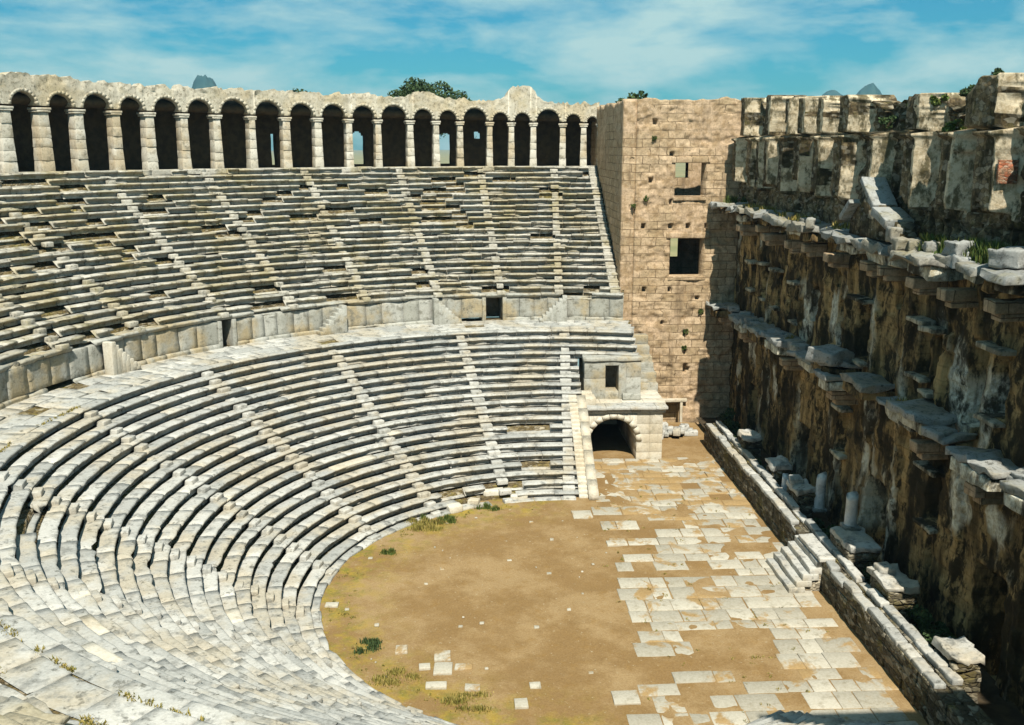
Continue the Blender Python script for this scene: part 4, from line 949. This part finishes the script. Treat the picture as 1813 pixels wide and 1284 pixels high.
for k in range(45):
    x, y = random.uniform(-11, 2), random.uniform(-10.5, 10.5)
    if x*x+y*y < 125: m1.rock((x, y, .03), (random.uniform(.03, .12),)*2+(random.uniform(.02, .06),), n=(3, 3, 3), rr=.03, amp=.03, seed=k, t=random.random())
tag(m1.build('pebbles', M['pave']), 'scattered small pale pebbles on the orchestra earth', 'pebbles', kind='stuff')

# ------------------------------------------------------------------ plants
def blades(n, rx, ry, h, seed, w=.025, spread=.5):
    rg = np.random.default_rng(seed); a = rg.uniform(0, 2*PI, n); q = np.sqrt(rg.uniform(0, 1, n)); bx = np.cos(a)*q*rx; by = np.sin(a)*q*ry
    nc = 7 if max(rx, ry) < 1.6 else 26; cc = rg.normal(0, .42, (nc, 2)); cc = cc if nc < 8 else np.stack([np.clip(cc[:, 0], -.6, .6), np.linspace(-.8, .8, nc)[rg.permutation(nc)]], -1); k = rg.integers(0, nc, n); q = np.clip(np.abs(rg.normal(0, .55, n)), 0, 1.0 if nc > 7 else 2.0); bx = (cc[k, 0]+.42*np.cos(a)*q)*rx; by = (cc[k, 1]+.42*np.sin(a)*q)*ry; q = np.clip(q, 0, 1.2)
    H = h*rg.uniform(.4, 1.1, n)*(1-.5*q**2); d = rg.uniform(0, 2*PI, n); lean = spread*rg.uniform(.1, 1, n)*H
    side = np.stack([-np.sin(d), np.cos(d), 0*d], -1)*w; b = np.stack([bx, by, 0*bx-.02], -1); mid = b+np.stack([np.cos(d)*lean*.35, np.sin(d)*lean*.35, H*.6], -1); tip = b+np.stack([np.cos(d)*lean, np.sin(d)*lean, H], -1)
    V = np.stack([b-side, b+side, mid+side*.7, mid-side*.7, tip], 1).reshape(-1, 3); i = np.arange(n)*5
    return V, np.stack([i, i+1, i+2, i+3], -1), np.stack([i+3, i+2, i+4], -1), np.repeat(rg.uniform(0, 1, n), 5)
def leaves(n, rx, ry, rz, seed, size=.12, clumps=9):
    rg = np.random.default_rng(seed); cc = rg.normal(0, 1, (clumps, 3)); cc /= np.linalg.norm(cc, axis=1, keepdims=True); cc *= rg.uniform(.25, .85, (clumps, 1)); cr = rg.uniform(.22, .45, clumps); k = rg.integers(0, clumps, n)
    dv = rg.normal(0, 1, (n, 3)); dv /= np.linalg.norm(dv, axis=1, keepdims=True); P = cc[k]+dv*(cr[k]*rg.uniform(.3, 1, n)**.5)[:, None]; P[:, 2] = P[:, 2]*.9; P = P*np.array([rx, ry, rz])
    t = rg.normal(0, 1, (n, 3)); t /= np.linalg.norm(t, axis=1, keepdims=True); b = np.cross(t, rg.normal(0, 1, (n, 3))); b /= np.linalg.norm(b, axis=1, keepdims=True); s = size*rg.uniform(.5, 1.2, (n, 1))
    V = np.stack([P-t*s, P+b*s*.55, P+t*s, P-b*s*.55], 1).reshape(-1, 3); i = np.arange(n)*4
    T = np.clip(rg.uniform(0, 1, clumps)[k]*.6+rg.uniform(0, .4, n), 0, 1)
    return V, np.stack([i, i+1, i+2, i+3], -1), np.repeat(T, 4)
def tuft(name, loc, n, rx, ry, h, mat, label, cat, group, seed, w=.025):
    m1 = MB(); V, F, F2, T = blades(n, rx, ry, h, seed, w); m1.add(V, [F, F2], T); o = m1.build(name, M[mat]); o.location = loc; return tag(o, label, cat, group)
def shrub(name, loc, n, rx, ry, rz, mat, label, cat, group, seed, size=.1):
    t = thing(name, loc, label, cat, group); m1 = MB(); V, F, T = leaves(n, rx, ry, rz, seed, size); m1.add(V+np.array([0, 0, rz*.75]), [F], T); o = m1.build('foliage', M[mat], t)
    m2 = MB(); rg = random.Random(seed)
    for q in range(6):
        a = rg.uniform(0, 2*PI); e = np.array([math.cos(a)*rx*.6, math.sin(a)*ry*.6, rz*rg.uniform(.7, 1.2)]); limb(m2, np.array([0, 0, -.05]), e, .03, .01)
    m2.build('stem', M['bark'], t); return t
def limb(mb, a, b, r0, r1, n=6):
    a = np.array(a, float); b = np.array(b, float); d = b-a; d /= np.linalg.norm(d); s = np.cross(d, [0.3, .9, .2]); s /= np.linalg.norm(s); q = np.cross(d, s); t = np.linspace(0, 2*PI, n+1)[:-1]; P = []
    for k, f in enumerate((0, .5, 1)):
        c = a+(b-a)*f+(.04*np.linalg.norm(b-a)*s if k == 1 else 0); r = r0+(r1-r0)*f; P.append(c+r*(np.cos(t)[:, None]*s+np.sin(t)[:, None]*q))
    mb.add(np.concatenate(P), [np.array([[i*n+j, i*n+(j+1) % n, (i+1)*n+(j+1) % n, (i+1)*n+j] for i in range(2) for j in range(n)])])
def tree(loc, h, cr, label, seed, nl=16000, group=None):
    t = thing('tree', loc, label, 'tree', group); rg = random.Random(seed); m2 = MB(); th = h*.45; limb(m2, (0, 0, -.5), (.2, .1, th), .32, .2, 9)
    for q in range(9):
        a = rg.uniform(0, 2*PI); z0 = th*rg.uniform(.6, 1); limb(m2, (.15, .08, z0), (math.cos(a)*cr[0]*rg.uniform(.4, .75), math.sin(a)*cr[1]*rg.uniform(.4, .75), h*rg.uniform(.6, .88)), .13, .03)
    m2.build('trunk', M['bark'], t); m1 = MB(); V, F, T = leaves(nl, cr[0]*1.15, cr[1]*1.15, cr[2]*1.15, seed, .24, 30); m1.add(V+np.array([0, 0, h-cr[2]]), [F], T); m1.build('crown', M['leaf'], t); return t
def at(bearing, dist): return (CAMP.x+dist*math.sin(R_(bearing)), CAMP.y+dist*math.cos(R_(bearing)))
def ground_z(x, y): return float(terr(np.array([x]), np.array([y]))[0])
x, y = at(-2.35, 122); z = ground_z(x, y); tree((x, y, z), 28.2-z, (4.4, 4.4, 3.5), 'big dark green tree rising behind the arcade near its middle', 3)
x, y = at(.0, 124); z = ground_z(x, y); tree((x, y, z), 27.0-z, (3.0, 3.0, 2.6), 'low dark tree peeping over the arcade right of the big tree', 5, 4000)
x, y = at(-9.2, 130); z = ground_z(x, y); tree((x, y, z), 27.6-z, (2.5, 2.5, 2.0), 'thin small tree top showing above the arcade left of the big tree', 8, 1500)
x, y = at(9.75, 92); z = ground_z(x, y); tree((x, y, z), 25.4-z, (1.8, 1.8, 2.0), 'dark green bush like tree where the arcade meets the tower', 12, 2500)

GT_ = 'plant tufts growing on the tower face'
for k, (x, z, lab) in enumerate(((8.3, 20.9, 'green plant tuft high on the tower wall, left of the upper window'), (6.95, 16.1, 'green plant tuft on the tower corner pier'), (7.9, 16.6, 'dark plant tuft on the tower wall beside the corner pier'), (11.05, 6.9, 'small green plant tuft on the lower tower wall'), (11.0, 5.7, 'leafy plant tuft above the narrow slot in the tower'), (12.15, 8.4, 'dark plant tuft where the tower meets the lower cornice'))):
    shrub('wall_plant', (x, 27.95, z-.25), 170, .24, .2, .32, 'shrub', lab, 'plant', GT_, 20+k, .07)
GS = 'grass and shrubs on the upper cornice ledge'
for k, (y, x, n, rx, ry, h, mat, lab) in enumerate(((26.2, 13.6, 500, .7, .9, .8, 'shrub', 'green shrub grass at the far end of the upper cornice ledge'), (20.5, 13.9, 900, .5, 3.2, .45, 'dry', 'long strip of olive grass along the far upper ledge'), (13.5, 13.9, 800, .5, 3.0, .4, 'dry', 'yellowish grass strip on the upper ledge before the pediment'), (7.2, 13.9, 300, .4, 1.2, .4, 'dry', 'yellow grass patch just beyond the pediment'), (-3.6, 13.8, 900, .6, 1.2, .75, 'shrub', 'green grass clump just nearer than the pediment'), (-7.2, 13.8, 1400, .7, 1.9, .85, 'shrub', 'broad deep green grass clump at the near end of the upper ledge'), (-9.2, 13.4, 600, .5, .9, .6, 'shrub', 'green grass clump beside the nearest cornice slab'))):
    tuft('grass_clump', (x, y, 16.2), n, rx, ry, h, mat, lab, 'grass', GS, 60+k, .035)
GB = 'shrubs on the stage wall top'
for k, (x, y, z, r, lab, mat) in enumerate(((14.3, -5.8, 22.6, .4, 'dark shrub on the highest corner of the stage wall', 'leaf'), (14.2, -4.2, 22.1, .45, 'drooping dark shrub just beyond the highest corner', 'leaf'), (14.5, -1.0, 22.0, .4, 'olive shrub on the middle of the wall top', 'shrub'), (14.4, .9, 22.0, .32, 'small olive bush on the wall top beyond the middle', 'shrub'), (14.5, 7.8, 22.4, .3, 'tiny plant on the far part of the wall top', 'shrub'), (14.3, -3.0, 20.9, .45, 'yellow green shrub on the string course ledge', 'shrub'), (14.5, 3.8, 21.2, .5, 'dark hanging shrub in the upper recess', 'leaf'))):
    shrub('wall_shrub', (x, y, z-.1), 700, r, r*1.2, r*.8, mat, lab, 'shrub', GB, 80+k, .09)
GV = 'dark bushes on the overgrown stage floor'
for k, (x, y, r, lab) in enumerate(((13.5, 24.0, 1.0, 'dark bush in the far corner of the stage by the tower'), (13.2, 20.5, 1.0, 'dark bush second from the tower on the stage'), (13.6, 14.0, .8, 'dark bush between the first two pedestals'), (13.5, 9.6, .6, 'small dark bush behind the narrow pedestal'), (13.4, 3.6, .9, 'dark bush between the ragged and the broad pedestal'), (13.7, -2.2, 1.0, 'dark bush behind the chipped pedestal'), (13.6, -6.4, 1.1, 'large dark bush before the nearest stage door'), (12.9, 22.2, .8, 'low dark bush beside the front wall near the tower'), (12.8, 18.6, .8, 'dark bush just beyond the farthest pedestal'), (12.9, 13.4, .9, 'spreading dark bush beside the front wall between far pedestals'), (13.9, 11.6, .8, 'dark bush against the stage wall behind the far pedestals'), (14.0, 2.0, .8, 'dark bush against the stage wall behind the tall column stump'), (12.9, 4.6, .7, 'low dark bush between the front wall and the wall beyond the broad pedestal'), (12.9, -2.1, .7, 'low dark bush filling the gap between the two nearer pedestals'), (13.0, -7.2, .9, 'dark bush filling the gap before the nearest pedestal'))):
    shrub('stage_bush', (x, y, .6), 1500, r*.75, r*1.5, r*.8, 'leaf', lab, 'bush', GV, 110+k, .11)
tuft('ledge_grass', (13.9, -3, 9.2), 500, .5, 2.2, .45, 'dry', 'dry yellow grass on the lower cornice near the front', 'grass', 'grass on the lower cornice', 140, .03)
tuft('ledge_grass', (14.0, 13.5, 9.1), 250, .4, 1.2, .4, 'dry', 'dry grass on the far part of the lower cornice', 'grass', 'grass on the lower cornice', 141, .03)
GO = 'grass patches at the edge of the orchestra'
for k, (x, y, n, rx, ry, h, mat, lab) in enumerate(((-7.6, 8.4, 1600, 1.5, .7, .38, 'dry', 'yellow green grass patch below the far seats'), (-6.6, 9.0, 900, .7, .5, .42, 'shrub', 'green tuft behind the yellow grass patch'), (-9.15, 4.8, 600, .55, .35, .3, 'shrub', 'small round dark tuft alone on the earth'), (-9.2, -4.7, 900, .75, .4, .28, 'leaf', 'dark low tuft near the left seats'), (-3.7, 10.7, 500, .7, .35, .35, 'shrub', 'green tuft in front of the large fallen block'), (-5.2, -9.0, 1100, 1.3, .6, .22, 'dry', 'thin grass patch along the near curb'), (-7.8, -7.2, 1100, 1.2, .9, .2, 'dry', 'thin yellow grass patch left of the slabs'))):
    tuft('grass_patch', (x, y, .03), n, rx, ry, h, mat, lab, 'grass', GO, 150+k, .022)

def joint_grass(R, d0, d1, n, seed):
    rg = np.random.default_rng(seed); m1 = MB()
    for q in range(n):
        t = R_(rg.uniform(d0, d1)); 
        if vnoise(np.array([[t*9, seed, 0.]]))[0] < -.15: continue
        r = R+rg.normal(0, .06); V, F, F2, T = blades(14, .12, .12, .14, seed*999+q, .02, .9); m1.add(V+np.array([r*math.cos(t), r*math.sin(t), 7.86]), [F, F2], T)
    return m1
m1 = joint_grass(25.8, 214, 252, 420, 3); m2_ = joint_grass(26.95, 216, 250, 260, 5); m3_ = joint_grass(24.64, 150, 250, 260, 7)
for q in (m2_, m3_):
    for v, f in ((np.concatenate(q.V), None),): pass
tag(m1.build('grass', M['dry']), 'dry yellow grass in the curved joints of the walkway slabs near the lower left corner', 'grass', kind='stuff')
tag(m2_.build('grass', M['dry']), 'dry grass in the joint next to the near podium wall', 'grass', kind='stuff')
tag(m3_.build('grass', M['dry']), 'thin dry grass along the inner edge of the walkway', 'grass', kind='stuff')
m4_ = MB(); rg_ = np.random.default_rng(91)
for q in range(170):
    if q < 70:
        t = R_(rg_.uniform(95, 250)); x, y = 11.6*math.cos(t)*rg_.uniform(.9, 1), 11.6*math.sin(t)*rg_.uniform(.9, 1)
    else: x, y = rg_.uniform(1.5, 11.2), rg_.uniform(-11, 18)
    V, F, F2, T = blades(22, rg_.uniform(.06, .22), rg_.uniform(.06, .16), rg_.uniform(.06, .16), 700+q, .014, .9); m4_.add(V+np.array([x, y, .03]), [F, F2], T)
tag(m4_.build('grass', M['dry']), 'scattered small dry weeds along the curb and between the pale paving slabs', 'grass', kind='stuff')
# air between the theatre and the far hills
hz = MB(); hz.box((0, 1000, 70), (3500, 3000, 80)); m, nt, b = newmat('haze'); nt.nodes.remove(b); pv = nt.nodes.new('ShaderNodeVolumePrincipled')
pv.inputs['Color'].default_value = (.5, .8, 1, 1); pv.inputs['Density'].default_value = .00015; pv.inputs['Anisotropy'].default_value = .2
nt.links.new(pv.outputs[0], [q for q in nt.nodes if q.type == 'OUTPUT_MATERIAL'][0].inputs['Volume'])
tag(hz.build('haze', m), kind='stuff')
